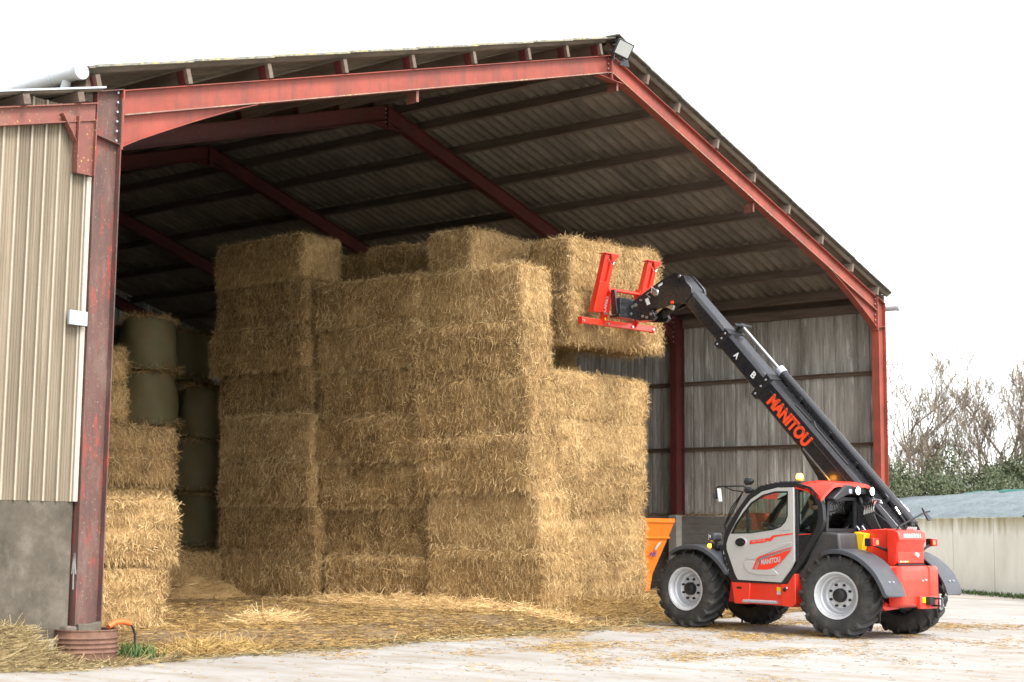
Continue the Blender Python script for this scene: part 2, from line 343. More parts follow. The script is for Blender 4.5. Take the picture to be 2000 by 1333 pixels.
# ------------------------------------------------------------ ground
def sstep(a, b, x): t = np.clip((x-a)/(b-a), 0, 1); return t*t*(3-2*t)
def edge_a(x): x = np.asarray(x, float); return -.62+.030*np.clip(x, 0, 14)+.13*np.sin(x*1.1+.5)+.08*np.sin(x*3.1)+.05*np.sin(x*7.7)
YARD = -.208          # level of the yard below the barn floor, in barn units
def gz(x, y):     # ground level inside the barn frame of reference: yard, then the straw-covered lip up to the floor
    e = edge_a(x); return YARD*(1-sstep(e-.05, e+1.5, np.asarray(y, float)))
xs = np.concatenate([np.linspace(-400, -20, 12), np.linspace(-18, 32, 90), np.linspace(36, 400, 14)]); ys = np.concatenate([np.linspace(-400, -22, 12), np.linspace(-20, 12, 70), np.linspace(16, 400, 14)])
X, Y = np.meshgrid(xs, ys, indexing='ij'); V = np.stack([X, Y, 0*X-.05], -1).reshape(-1, 3); nx, ny = X.shape
i, j = np.meshgrid(np.arange(nx-1), np.arange(ny-1), indexing='ij'); a = (i*ny+j).ravel(); F = np.stack([a, a+ny, a+ny+1, a+1], 1)
tag(link(bpy.data.objects.new('ground', arr_mesh('ground', V, F, mat='field', smooth=True))), kind='structure')
xs = np.linspace(-18, 30, 97); ys = np.concatenate([np.linspace(-20.5, 2.0, 60), np.linspace(2.6, 26, 8)]); X, Y = np.meshgrid(xs, ys, indexing='ij'); V = np.stack([X, Y, 0*X], -1).reshape(-1, 3); nx, ny = X.shape
i, j = np.meshgrid(np.arange(nx-1), np.arange(ny-1), indexing='ij'); a = (i*ny+j).ravel(); F = np.stack([a, a+ny, a+ny+1, a+1], 1)
tag(link(bpy.data.objects.new('concrete_yard', arr_mesh('concrete_yard', V, F, mat='yard_concrete', smooth=True))), kind='structure')
def sheet(name, mat, x0, x1, front, back, z, step=.35):
    xs = np.arange(x0, x1+.01, step); n = len(xs); fy = np.array([front(x) for x in xs]); m = 24
    t = np.linspace(0, 1, m)**2; Yg = fy[:, None]+(np.array([back(x) for x in xs])-fy)[:, None]*t[None]; Xg = np.repeat(xs[:, None], m, 1)
    V = np.stack([Xg, Yg, gz(Xg, Yg)+z], -1).reshape(-1, 3); i, j = np.meshgrid(np.arange(n-1), np.arange(m-1), indexing='ij'); a = (i*m+j).ravel()
    return tag(link(bpy.data.objects.new(name, arr_mesh(name, V, np.stack([a, a+m, a+m+1, a+1], 1), mat=mat, smooth=True))), kind='structure')
def edge(x): return float(edge_a(x))
sheet('barn_floor', 'barn_floor', -.3, 23.6, edge, lambda x: 24.3, .008)
sheet('mud_strip', 'mud', -.2, 12.5, lambda x: edge(x)-.10-.08*math.sin(x*2.3), lambda x: edge(x)+.30+.14*math.sin(x*1.7+1), .016, .18)
g = G(); g.add([(23, -6.5, .006), (34, -14, .006), (70, 60, .006), (26, 4, .006)], [(0, 1, 2, 3)])
tag(g.build('gravel_track', 'gravel', smooth=0), kind='structure')

# ------------------------------------------------------------ barn
WJ, ZT, ZB, RISE, L = 23.204, 7.504, 6.728, 3.41, 6.06
TH = math.atan2(RISE, WJ/2); SL = RISE/(WJ/2); MID = WJ/2; NB = 4
barn = empty('hay_barn'); tag(barn, 'open fronted steel framed hay barn with red rafters and a corrugated roof', 'barn')
def ibeam_col(x0, x1, y, z0, z1, name='column'):     # web across x, flanges at both ends
    g = G(); g.bx(x0+.016, x1-.016, y-.007, y+.007, z0, z1); g.bx(x0, x0+.016, y-.1, y+.1, z0, z1); g.bx(x1-.016, x1, y-.1, y+.1, z0, z1); return g
def rafter(side, y):
    g = G(); sx = 1 if side == 0 else -1; x0 = 0 if side == 0 else WJ
    def P(t, dz): return (x0+sx*t, ZT+SL*t+dz)
    D = .36
    def strip(a, b, y0, y1): g.prism([a[0], a[1], b[1], b[0]], y0, y1, 'y')
    top = [P(0.03, 0), P(MID-.008, 0)]
    g.prism([P(.03, -.014), P(MID-.008, -.014), P(MID-.008, -D), P(.03, -D)], y-.006, y+.006, 'y')
    g.prism([P(.03, 0), P(MID-.008, 0), P(MID-.008, -.0139), P(.03, -.0139)], y-.09, y+.09, 'y')
    g.prism([P(.03, -D+.0139), P(MID-.008, -D+.0139), P(MID-.008, -D), P(.03, -D)], y-.09, y+.09, 'y')
    # eave haunch: web and curved lower flange
    hl = 2.45; hp = []
    for q in range(9):
        t = hl*q/8; f = (1-q/8)**1.25; hp.append((t, (ZT-ZB-D)*f))
    poly = [P(max(t, .03), -D-.002) for t, h in hp]+[(P(max(t, .03), -D)[0], P(t, -D)[1]-h-.004) for t, h in hp[::-1]]
    g.prism(poly, y-.005, y+.005, 'y')
    for (t0, h0), (t1, h1) in zip(hp[:-1], hp[1:]):
        a = (P(max(t0, .03), 0)[0], P(t0, -D)[1]-h0-.004); b = (P(t1, 0)[0], P(t1, -D)[1]-h1-.004)
        g.prism([a, b, (b[0], b[1]-.014), (a[0], a[1]-.014)], y-.085, y+.085, 'y')
    g.bx(*sorted((x0+sx*.002, x0+sx*.026)), y-.1, y+.1, ZB-.06, ZT+.01)     # end plate
    # apex gusset
    a, b, c = P(MID-.010, -D), P(MID-.42, -D), P(MID-.010, -D-.13)
    g.prism([a, b, c], y-.005, y+.005, 'y'); g.prism([b, c, (c[0], c[1]-.013), (b[0], b[1]-.013)], y-.08, y+.08, 'y')
    g.bx(*sorted((x0+sx*(MID-.022), x0+sx*(MID-.002))), y-.095, y+.095, P(MID, -D-.15)[1], P(MID, .012)[1])
    return g
def bolts(parent, pts, ydir=-1):
    g = G()
    for x, y, z in pts: g.lathe([(0, 0), (.017, 0), (.017, .016), (0, .016)], (x, y, z), 'y', 6) if ydir else None
    g.build('bolt_row', 'galvanised', parent, smooth=0)
for kf in range(NB+1):
    y = kf*L
    for sd_, xx in ((0, (-.42, 0)), (1, (WJ, WJ+.42))):
        if sd_ == 0: zt0, zt1 = ZT-.12, ZT
        g = ibeam_col(xx[0], xx[1], y, YARD, ZT-.13)
        # sloping cap and stiffener
        c0, c1 = (ZT-.42*SL, ZT) if sd_ == 0 else (ZT, ZT-.42*SL)
        g.prism([(xx[0], ZT-.13), (xx[1], ZT-.13), (xx[1], c1), (xx[0], c0)], y-.006, y+.006, 'y')
        g.prism([(xx[0], c0), (xx[1], c1), (xx[1], c1+.014), (xx[0], c0+.014)], y-.1, y+.1, 'y')
        s0, s1 = (ZB+.06, ZB-.0) if sd_ == 0 else (ZB, ZB+.06)
        g.prism([(xx[0]+.017, s0), (xx[1]-.017, s1), (xx[1]-.017, s1+.014), (xx[0]+.017, s0+.014)], y-.095, y+.095, 'y')
        for e in (xx[0], xx[1]-.016): g.bx(e, e+.016, y-.1, y+.1, ZT-.13, ZT-.12)
        co = g.build('column', 'post_worn' if kf == 0 and sd_ == 0 else 'frame_shaded' if kf else 'frame_red', barn)
        if kf <= 1:
            ex = -.045 if sd_ == 0 else WJ-.045
            gb = G()
            for q in range(6):
                for dx in ((0, .09) if sd_ == 0 else (0,)):
                    gb.lathe([(0, -.02), (.017, -.02), (.017, 0), (0, 0)], (ex+dx, y-.03, ZB+.06+q*.135), 'y', 6)
            gb.build('bolt_row', 'galvanised', co, smooth=0)
        ra = rafter(sd_, y).build('rafter', 'frame_shaded' if kf else 'frame_red', barn)
        if kf == 0:
            gl = G(); sx_ = 1 if sd_ == 0 else -1; xe = 0 if sd_ == 0 else WJ; t0, t1 = .04, MID-.02
            gl.prism([(xe+sx_*t0, ZT+SL*t0-.343), (xe+sx_*t1, ZT+SL*t1-.343), (xe+sx_*t1, ZT+SL*t1-.362), (xe+sx_*t0, ZT+SL*t0-.362)], -.096, -.088, 'y'); gl.build('flange_edge', 'lichen_flange', ra, smooth=0)
        if kf <= 1:
            gb = G()
            for q in range(5): gb.lathe([(0, -.02), (.016, -.02), (.016, 0), (0, 0)], (MID+(-.05 if sd_ == 0 else .05), y-.02, ZT+RISE-.08-q*.1), 'y', 6)
            gb.build('bolt_row', 'galvanised', ra, smooth=0)
# hanging cleats for the old curtain rail on the front frame
for x in (6.05, 11.9, 17.2):
    z = ZT+SL*(x if x < MID else WJ-x)-.37
    G().bx(x-.012, x+.012, -.02, .24, z-.20, z).bx(x-.05, x-.012, -.02, -.008, z-.2, z).build('cleat', 'flange_red', barn)
# purlins along the barn
PL = [-.40, 1.13, 2.66, 4.25, 5.84, 7.41, 8.95, 10.12, 11.20]; PR = [12.02, 12.77, 13.93, 15.47, 17.03, 18.6, 20.2, 21.75, 23.12]
DEPTH = NB*L+.15
for side, lst in ((0, PL), (1, PR)):
    for x in lst:
        zt = ZT+SL*(x if side == 0 else WJ-x); a = TH if side == 0 else -TH; rot = Matrix.Rotation(-a, 3, 'Y')
        g = G(); g.box((0, 0, 0), (.075, DEPTH+.02, .215), rot)
        o = g.build('purlin', 'purlin', barn, smooth=0); o.location = Vector((x, DEPTH/2-.125, zt+.012))+rot @ Vector((0, 0, .112))
        for kf in range(0, 2):
            cl = G(); cl.box((0, 0, 0), (.012, .16, .2), rot); c = cl.build('purlin_cleat', 'frame_shaded', o, smooth=0); c.location = rot @ Vector((-.046 if side == 0 else .046, 0, -.006)); c.location.y += kf*L+.0-(DEPTH/2-.125)
# corrugated sheets
def corr_mesh(name, width, length, amp, pitch, seg, mat, th=.009):
    n = int(width/pitch*seg)+1; u = np.linspace(0, width, n); z = amp*np.cos(2*np.pi*u/pitch); V = []; F = []
    for dz in (0, th):
        for xx in (0, length): V += [(xx, a-width/2, b+dz) for a, b in zip(u, z)]
    idx = lambda l, e, q: (l*2+e)*n+q
    for q in range(n-1):
        F.append((idx(0, 0, q), idx(0, 1, q), idx(0, 1, q+1), idx(0, 0, q+1))[::-1]); F.append((idx(1, 0, q), idx(1, 1, q), idx(1, 1, q+1), idx(1, 0, q+1)))
        for e in (0, 1): F.append((idx(0, e, q), idx(0, e, q+1), idx(1, e, q+1), idx(1, e, q)))
    for q in (0, n-1): F.append((idx(0, 0, q), idx(0, 1, q), idx(1, 1, q), idx(1, 0, q)))
    me = bpy.data.meshes.new(name); me.from_pydata(V, [], F); bm = bmesh.new(); bm.from_mesh(me); bmesh.ops.recalc_face_normals(bm, faces=bm.faces); bm.to_mesh(me); bm.free()
    me.polygons.foreach_set('use_smooth', [True]*len(me.polygons)); me.set_sharp_from_angle(angle=R(50)); me.materials.append(MT[mat]); return me
SW = 1.14; COVER = 1.08
rs_mesh = corr_mesh('roof_sheet', SW, 1., .044, .27, 10, 'roof_cement')
BR = [11.66, 12.79, 13.95, 15.49, 17.05, 18.62, 20.22, 21.77, 23.78]; BL = [11.54, 10.14, 8.93, 7.39, 5.82, 4.23, 2.64, 1.11, -.52]
ncol = int(math.ceil((DEPTH+.3)/COVER)); rest = G()
for side, bnd in ((1, BR), (0, BL)):
    sx = 1 if side else -1
    ex = Vector((sx*math.cos(TH), 0, -math.sin(TH))); ey = Vector((0, sx, 0)); ez = Vector((sx*math.sin(TH), 0, math.cos(TH)))
    for ri in range(len(bnd)-1):
        xa, xb = bnd[ri], bnd[ri+1]; ln = abs(xb-xa)/math.cos(TH)+(.24 if ri < len(bnd)-2 else .02)
        for ci in range(ncol):
            yc = -.16+COVER*ci+SW/2
            z0 = ZT+SL*(xa if side == 0 else WJ-xa)
            org = Vector((xa, yc, z0))+ez*.302-ex*.02
            ex2 = (ex+ez*.003).normalized(); ez2 = ex2.cross(ey)
            org = org+ez*((ci % 2)*.011)
            M3 = Matrix((ex2*ln, ey, ez2)).transposed().to_4x4(); M3.translation = org
            if side == 1 or ci < 4:
                o = bpy.data.objects.new('roof_sheet', rs_mesh); link(o, barn); o.matrix_basis = M3
            else:
                q = corr_mesh('tmp', SW, 1., .044, .27, 5, 'roof_cement') if ri == 0 and ci == 4 else q
                rest.add([M3 @ v.co for v in q.vertices], [tuple(p.vertices) for p in q.polygons])
o = rest.build('roof_sheeting', 'roof_cement', barn); tag(o, kind='stuff')
# lichened verge strips on the sheet ends, ridge capping
for side, bnd in ((1, BR), (0, BL)):
    for ri in range(len(bnd)-1):
        xa, xb = bnd[ri], bnd[ri+1]; za, zb = [ZT+SL*(x if side == 0 else WJ-x)+.285 for x in (xa, xb)]
        g = G(); g.prism([(xa, za+.035), (xb, zb+.050), (xb, zb+.085), (xa, za+.070)], -.21, -.10, 'y'); g.build('verge_strip', 'lichen_edge' if side == 0 else 'ridge_cement', barn, smooth=0)
zr = ZT+RISE+.36
for q in range(14):
    y0 = -.26+q*1.8; g = G(); dz = (q % 2)*.012
    g.prism([(MID-.34, zr-.34*SL+dz), (MID, zr+dz+.02), (MID+.34, zr-.34*SL+dz), (MID+.34, zr-.34*SL+dz+.018), (MID, zr+dz+.045), (MID-.34, zr-.34*SL+dz+.018)], y0, y0+1.86, 'y'); g.build('ridge_cap', 'ridge_cement', barn, smooth=0)
# wall sheets: ribbed profile
def rib_mesh(name, width, length, pitch, mat, big=.03, minor=2, ribmat=None, rw=.04):
    prof = []; n = int(round(width/pitch))
    for q in range(n):
        b = q*pitch; prof += [(b, 0), (b+.012, big), (b+.012+rw, big), (b+.024+rw, 0)]
        for m in range(minor):
            c = b+.024+rw+(pitch-.024-rw)*(m+1)/(minor+1); prof += [(c-.012, 0), (c-.006, .009), (c+.006, .009), (c+.012, 0)]
    prof.append((width, 0)); g = G(); m = len(prof)
    V = [(0, a, b) for a, b in prof]+[(length, a, b) for a, b in prof]+[(0, a, b-.007) for a, b in prof]+[(length, a, b-.007) for a, b in prof]
    F = [(q, q+1, m+q+1, m+q) for q in range(m-1)]+[(2*m+q, 3*m+q, 3*m+q+1, 2*m+q+1) for q in range(m-1)]+[(q, 2*m+q, 2*m+q+1, q+1) for q in range(m-1)]+[(m+q, m+q+1, 3*m+q+1, 3*m+q) for q in range(m-1)]
    me = bpy.data.meshes.new(name); me.from_pydata(V, [], F); me.materials.append(MT[mat])
    if ribmat:
        me.materials.append(MT[ribmat])
        for p in me.polygons[:m-1]:
            if min(V[v][2] for v in p.vertices) > big*.9: p.material_index = 1
    me.update(); return me
def wall_sheet(mesh, org, along, up, parent, name='wall_sheet'):
    al = Vector(along); u = Vector(up); nrm = u.cross(al); M3 = Matrix((u, al, nrm)).transposed().to_4x4(); M3.translation = Vector(org)
    o = bpy.data.objects.new(name, mesh); link(o, parent); o.matrix_basis = M3; return o
ws = rib_mesh('wall_sheet', 1.05, 5.62, .35, 'wall_cement', .04, 2)
XW = WJ+.47
for ci in range(int(NB*L)+1): wall_sheet(ws, (XW+(ci % 2)*.010, .05+ci*1.0+1.05, 2.0+random.uniform(-.01, .01)), (0, -1, 0), (0, 0, 1), barn)
ws2 = rib_mesh('wall_sheet', 1.05, 7.4, .35, 'wall_cement', .04, 0)
for ci in range(int(NB*L/1.05)+1): wall_sheet(ws2, (-.47, .05+ci*1.05, .05), (0, 1, 0), (0, 0, 1), barn)
for ci in range(23):
    x = -.4+ci*1.05; zt = ZT+SL*min(x+.5, WJ-x-.5) if 0 < x+.5 < WJ else ZT
    o = wall_sheet(ws2, (x, NB*L+.12, .05), (1, 0, 0), (0, 0, 1), barn); o.matrix_basis = o.matrix_basis @ Matrix.Diagonal((max(.95, (zt+.2)/7.4), 1, 1, 1))
# rails on the end wall, eaves beam, block base
for kb in range(NB):
    y0, y1 = kb*L+.11, (kb+1)*L-.11
    for z in (3.82, 5.63):
        g = G(); g.bx(XW-.11, XW-.012, y0, y1, z-.045, z+.045); g.bx(XW-.20, XW-.11, y0, y1, z+.030, z+.045); g.build('wall_rail', 'purlin', barn, smooth=0)
    G().bx(XW-.16, XW-.014, y0, y1, 7.20, 7.42).build('eaves_beam', 'purlin', barn, smooth=0)
    for rw in range(8):
        z0 = rw*.25; o = G().bx(XW-.26, XW-.02, y0-.08, y1+.08, z0, z0+.228).build('concrete_panel', 'block_grey', barn, bevel=.008); 
    G().bx(XW-.245, XW-.03, y0-.08, y1+.08, .002, 1.995).build('mortar_core', 'mortar', barn, smooth=0)
    if kb < 2: G().bx(WJ-.06, WJ+.50, (kb+1)*L-.13, (kb+1)*L+.13, 0, 2.02).build('pier', 'mortar', barn, bevel=.01)
for x0, x1 in ((-.56, -.435), (XW-.012, XW+.07)):
    G().bx(x0, x1, -.02, DEPTH+.1, 7.24, 7.60 if x0 < 0 else 7.63).build('eaves_light_stop', 'purlin', barn, smooth=0)  # boards added to stop daylight leaking in between wall and roof
for x0 in (-.60, XW-.05): G().bx(x0, x0+.16, NB*L+.02, NB*L+.24, 0, 7.4).build('corner_light_stop', 'purlin', barn, smooth=0)  # strips added over the rear corners to keep light out
for sgn in (0, 1):
    xa, xb = (-.45, MID) if sgn == 0 else (WJ+.45, MID); za, zb = ZT-.45*SL, ZT+RISE; G().prism([(xa, za-.55), (xb, zb-.55), (xb, zb+.26), (xa, za+.26)], NB*L+.16, NB*L+.20, 'y').build('gable_light_stop', 'purlin', barn, smooth=0)  # boards added along the back gable to shut out light
# straw dust lying on the ledge of the block wall
rng = np.random.default_rng(5); N = 1500; b = np.stack([XW-.14+rng.normal(0, .05, N), rng.uniform(.3, 11.6, N), 2.0+np.abs(rng.normal(0, .035, N))], 1); d = rng.normal(size=(N, 3))*(1, 1, .35)
V, F = ribbons(b, d, rng.uniform(.08, .25, N), rng.uniform(.008, .015, N), rng); tag(link(bpy.data.objects.new('ledge_straw', arr_mesh('ledge_straw', V, F, np.repeat(rng.uniform(0, .7, N), 4), mat='litter')), barn), kind='stuff')
# gutters and downpipe
g = G(); pts = [(-.70, -.10, 7.60), (-.70, DEPTH, 7.52)]; g.tube(pts, .10, 16); go = g.build('gutter', 'grey_pvc', barn)
G().lathe([(0, -.02), (.114, -.02), (.114, .06), (.102, .06)], (-.70, -.10, 7.60), 'y', 18).build('gutter_end_cap', 'grey_pvc', go)
G().tube([(-.70, .22, 7.58), (-.70, .22, 7.50), (-.70, .26, 7.42), (-.70, .34, 7.34)], .062, 12).build('downpipe_outlet', 'grey_pvc', go)
for q in range(5): G().lathe([(.102, -.012), (.108, -.012), (.108, .012), (.102, .012)], (-.70, .5+q*.9, 7.597-q*.003), 'y', 16, True).build('gutter_strap', 'galvanised', go)
g = G(); g.tube([(23.92, -.28, 7.30), (23.92, DEPTH, 7.18)], .075, 12); go = g.build('gutter', 'grey_pvc', barn)
G().lathe([(0, -.06), (.088, -.06), (.088, .03), (.076, .03)], (23.92, -.30, 7.30), 'y', 16).build('gutter_end_cap', 'grey_pvc', go)

# ------------------------------------------------------------ lean-to shed on the near side
lean = empty('lean_to_shed', (-.5, 0, 0)); lean.location = (0, 0, 0); tag(lean, 'cream ribbed lean-to shed with stained concrete plinth beside the red post', 'shed')
wl = rib_mesh('wall_sheet', 1.04, 5.6, .208, 'wall_cream', .030, 3, 'rib_cream', .026)
for ci in range(8): wall_sheet(wl, (-.505-ci*1.04, -.015-(ci % 2)*.006, 1.86), (-1, 0, 0), (0, 0, 1), lean).matrix_basis @= Matrix.Diagonal((max(.3, (5.25-.26*ci*1.04)/5.6), 1, 1, 1))
G().bx(-.505, -.437, -.07, -.012, 1.86, 4.17).bx(-.505, -.437, -.07, -.012, 4.36, 6.2).build('corner_trim', 'cream_trim', lean, bevel=.004)
G().bx(-9, -.46, -.012, .2, -.3, 1.875).build('plinth', 'old_render', lean, bevel=.015)
G().bx(-.74, -.46, -.03, -.012, -.25, .10).build('plinth_patch', 'mortar', lean, bevel=.01)
sl2 = .262
def LZ(x, z): return z+sl2*(x+.47)
g = G()
for (a, b, y0, y1) in ((7.21, 7.195, -.16, -.02), (6.975, 6.96, -.16, -.02), (7.2, 6.965, -.094, -.084)):
    g.prism([(-.44, LZ(-.44, a)), (-9, LZ(-9, a)), (-9, LZ(-9, b)), (-.44, LZ(-.44, b))], y0, y1, 'y')
g.build('rafter', 'flange_red', lean)
for x in (-.78, -1.6, -2.6): G().box((x, .2, LZ(x, 7.285)), (.10, .9, .13), Matrix.Rotation(-math.atan(sl2), 3, 'Y')).build('purlin', 'purlin', lean, smooth=0)
lm = corr_mesh('roof_sheet', 1.06, 2.2, .022, .177, 8, 'roof_cement')
for ri in range(3):
    for ci in range(6):
        x = -.40-ri*2.05; M3 = Matrix((Vector((-math.cos(.256), 0, -math.sin(.256))), Vector((0, -1, 0)), Vector((-math.sin(.256), 0, math.cos(.256))))).transposed().to_4x4(); M3.translation = (x, .32+ci*.99, LZ(x, 7.385)+(ri % 2)*-.015); o = bpy.data.objects.new('roof_sheet', lm); link(o, lean); o.matrix_basis = M3
G().prism([(-.38, LZ(-.38, 7.42)), (-8, LZ(-8, 7.42)), (-8, LZ(-8, 7.395)), (-.38, LZ(-.38, 7.395))], -.235, -.205, 'y').build('verge_flashing', 'galvanised', lean, smooth=0)
# stub bracket carrying the lean-to rafter
g = ibeam_col(-.76, -.47, -.13, 6.20, 6.96); g.v = [(x, -.13+(y+.13)*.6, z) for x, y, z in g.v]; g.prism([(-.99, 6.96), (-.77, 6.96), (-.77, 6.62)], -.14, -.128, 'y'); g.prism([(-.99, 6.955), (-.77, 6.615), (-.77, 6.605), (-1.0, 6.945)], -.18, -.08, 'y'); g.build('bracket', 'flange_red', lean)
G().bx(-.74, -.46, -.15, -.10, 4.17, 4.36).build('fixing_plate', 'galvanised', lean, bevel=.004)
# white chalk arrow on the post flange
# ------------------------------------------------------------ floodlight at the apex
fl = empty('floodlight', (11.62, -.12, 10.90)); tag(fl, 'square outdoor floodlight bracketed to the barn apex', 'floodlight')
cf_ = Vector((11.40, -.50, 10.90))-fl.location
fu = (r2*.90-u2*.43-fw*.05).normalized(); fn = (-fw*.93-u2*.25+r2*.25).normalized(); fv = fn.cross(fu).normalized(); fu = fv.cross(fn)
rot = Matrix((fu, fv, fn)).transposed()
G().box(cf_, (.36, .32, .05), rot).build('housing', 'black_plastic', fl, bevel=.012)
G().box(cf_+fn*.028, (.30, .26, .012), rot).build('lens', 'lamp_glass', fl, bevel=.004)
for q in range(5): G().box(cf_-fn*.045+fu*(-.16+.08*q), (.01, .32, .045), rot).build('fin', 'black_plastic', fl, smooth=0)
G().bar((0, .02, .0), cf_-fu*.22-fn*.02, .035, .014).bar((0, .02, -.05), cf_-fu*.22-fv*.12-fn*.03, .03, .012).box((0, .03, -.02), (.10, .02, .16)).build('bracket', 'black_plastic', fl, smooth=0)
G().prism([(-.22, -.30), (.10, -.27), (.06, -.16), (-.16, -.14)], -.30, -.28, 'y').build('sensor_plate', 'black_plastic', fl, smooth=0)
G().tube([cf_-fv*.2-fn*.02, cf_-fv*.3, (-.02, -.10, -.22), (0, .03, -.06)], .008, 6).build('cable', 'rubber', fl)
# ------------------------------------------------------------ straw bales
BLn, BWd, BHt = 2.95, 1.20, .965       # length (x), width (y), height (z); origin at the centre of the base
def vnoise(P, seed, f):
    r = np.random.default_rng(seed); out = 0
    for q in range(5):
        k = r.normal(size=3)*f*(1+.5*q); out = out+np.sin(P @ k+r.uniform(0, 6.28))/(1+.4*q)
    return out/2.6
def bale_mesh(seed, nst=22000):
    rng = np.random.default_rng(seed); h = np.array([BLn/2, BWd/2, BHt/2]); rr = .09; Vs = []; Fs = []; off = 0
    def surf(P):
        inner = np.clip(P, -(h-rr), h-rr); d = P-inner; ln = np.linalg.norm(d, axis=1, keepdims=True); nrm = d/np.maximum(ln, 1e-6); Q = inner+nrm*rr
        amp = .030*vnoise(Q*(1, 1, 1), seed, 2.2)+.018*vnoise(Q*(2.2, 1, 2.2), seed+1, 6)+.010*vnoise(Q, seed+2, 19)
        side = np.maximum(np.abs(nrm[:, 1]), np.abs(nrm[:, 0])); bow = .045*(1-(Q[:, 2]/h[2])**2)*side
        zg = .022*vnoise(Q*(1, .3, 0), seed+3, 1.4); groove = -.045*np.exp(-((Q[:, 2]-.02-zg)/.035)**2)*side
        gy = np.zeros(len(Q))
        for s_ in (-.45, -.27, -.09, .09, .27, .45): gy -= .022*np.exp(-((Q[:, 1]-s_)/.022)**2)*np.maximum(np.abs(nrm[:, 2]), np.abs(nrm[:, 0]))
        return Q+nrm*(amp+bow+groove+gy-.035)[:, None], nrm
    faces = [(0, 1, 2), (0, 2, 1), (1, 2, 0)]; base = []; bn = []; tint = []
    for a, b, c in faces:
        for sg in (-1, 1):
            na, nb = int(h[a]*2/.075)+1, int(h[b]*2/.075)+1; A, Bb = np.meshgrid(np.linspace(-h[a], h[a], na+1), np.linspace(-h[b], h[b], nb+1), indexing='ij'); P = np.zeros((A.size, 3)); P[:, a] = A.ravel(); P[:, b] = Bb.ravel(); P[:, c] = sg*h[c]
            Q, n = surf(P); i, j = np.meshgrid(np.arange(na), np.arange(nb), indexing='ij'); k = (i*(nb+1)+j).ravel(); f = np.stack([k, k+nb+1, k+nb+2, k+1], 1)+off
            Vs.append(Q); Fs.append(f); tint.append(np.clip(.20+.16*vnoise(Q, seed+7, 5)+.10*vnoise(Q, seed+8, 17), 0, 1)); off += len(Q)  # body darker than its strands: shade in the gaps put into the tint
            area = h[a]*h[b]*4; m = int(nst*area/12.2*(.25 if c == 2 and sg == -1 else 1)); P = np.zeros((m, 3)); P[:, a] = rng.uniform(-h[a], h[a], m); P[:, b] = rng.uniform(-h[b], h[b], m); P[:, c] = sg*h[c]
            Q, n = surf(P); base.append(Q); bn.append(n)
    B0 = np.concatenate(base); n = np.concatenate(bn); N = len(B0); t = rng.normal(size=(N, 3)); t[:, 2] *= 1.5; t[np.abs(n[:, 2]) < .5, 2] -= .35
    t -= n*(t*n).sum(1, keepdims=True); t /= np.linalg.norm(t, axis=1, keepdims=True); lift = rng.exponential(.17, N); lift[rng.random(N) < .02] += .7
    edge_ = (np.abs(B0) > h-.11).sum(1) >= 2; lift[edge_] += rng.exponential(.35, edge_.sum())
    te = (np.abs(n[:, 2]) < .8) & (np.abs(np.abs(B0[:, 2])-h[2]) < .13); t[te, 2] -= 1.6; lift[te] += rng.exponential(.22, te.sum())
    d = t+n*lift[:, None]; ln = rng.uniform(.04, .17, N); V, F = ribbons(B0+n*.004, d, ln, rng.uniform(.0035, .0085, N), rng)
    tt = np.repeat(np.clip(rng.normal(.50, .33, N), 0, 1), 4); Vs.append(V); Fs.append(F+off); tint.append(tt)
    V = np.concatenate(Vs); V[:, 2] += BHt/2
    me = arr_mesh('straw_bale', V, np.concatenate(Fs), np.concatenate(tint), mat='straw'); sm = np.zeros(len(me.polygons), dtype=bool); sm[:sum(len(f) for f in Fs[:-1])] = True; me.polygons.foreach_set('use_smooth', sm); return me
BM = [bale_mesh(100+q*10) for q in range(7)]; bcount = 0
ORD = ['lowest', 'second', 'third', 'fourth', 'fifth', 'sixth', 'seventh', 'eighth']
def bale(x, y, z, rz, label, group, s=(1, 1, 1), rx=0, ry=0):
    global bcount
    o = bpy.data.objects.new('straw_bale', BM[(bcount*3+bcount//5) % len(BM)]); link(o); bcount += 1
    o.location = (x, y, z); o.rotation_euler = (rx, ry, rz+(math.pi if bcount % 2 else 0)); o.scale = s
    return tag(o, label, 'straw bale', group)
def stack(cx, cy, n, rz, where, group, jit=.05, drift=(0, 0), z0=.0, pitch=.975, names=None, s=(1, 1, 1)):
    for q in range(n):
        f = q/max(1, n-1); nm = ORD[q] if q < n-1 or q == 7 else 'topmost'
        if n == 1: nm = 'single'
        bale(cx+drift[0]*f+random.uniform(-jit, jit), cy+drift[1]*f+random.uniform(-jit, jit), z0+q*pitch, rz+random.uniform(-.03, .03),
             f'{nm} straw bale{" up" if nm not in ("topmost", "lowest") else ""} in the {where}', group, tuple(a*random.uniform(.975, 1.03) if k_ < 2 else a for k_, a in enumerate(s)))
V90 = math.pi/2
gr = 'large square straw bales in the main stack'
stack(11.46, 2.50, 6, V90, 'end-on stack at the front of the long row', gr, .09, (.0, .80), pitch=1.142, s=(1, .82, 1.225))
stack(11.66, 5.62, 7, V90, 'middle stack of the long row', gr, .10, (-.02, .38), pitch=.984, s=(1.04, 1, 1.06))
stack(11.44, 8.72, 8, V90, 'tallest stack of the long row', gr, .10, (0, .55), pitch=1.012, s=(1.03, 1, 1.09))
stack(13.80, 2.22, 5, 0, 'low broadside stack beside the front wheel', gr, .04, (-.08, .03), pitch=.955, s=(1.03, 1, 1.035))
stack(13.72, 4.05, 7, 0, 'stack right behind the low broadside stack', gr, .05, pitch=.985)
bale(13.05, 4.15, 6.93, .03, 'topmost straw bale sitting askew across two stacks behind the lifted bales', gr)
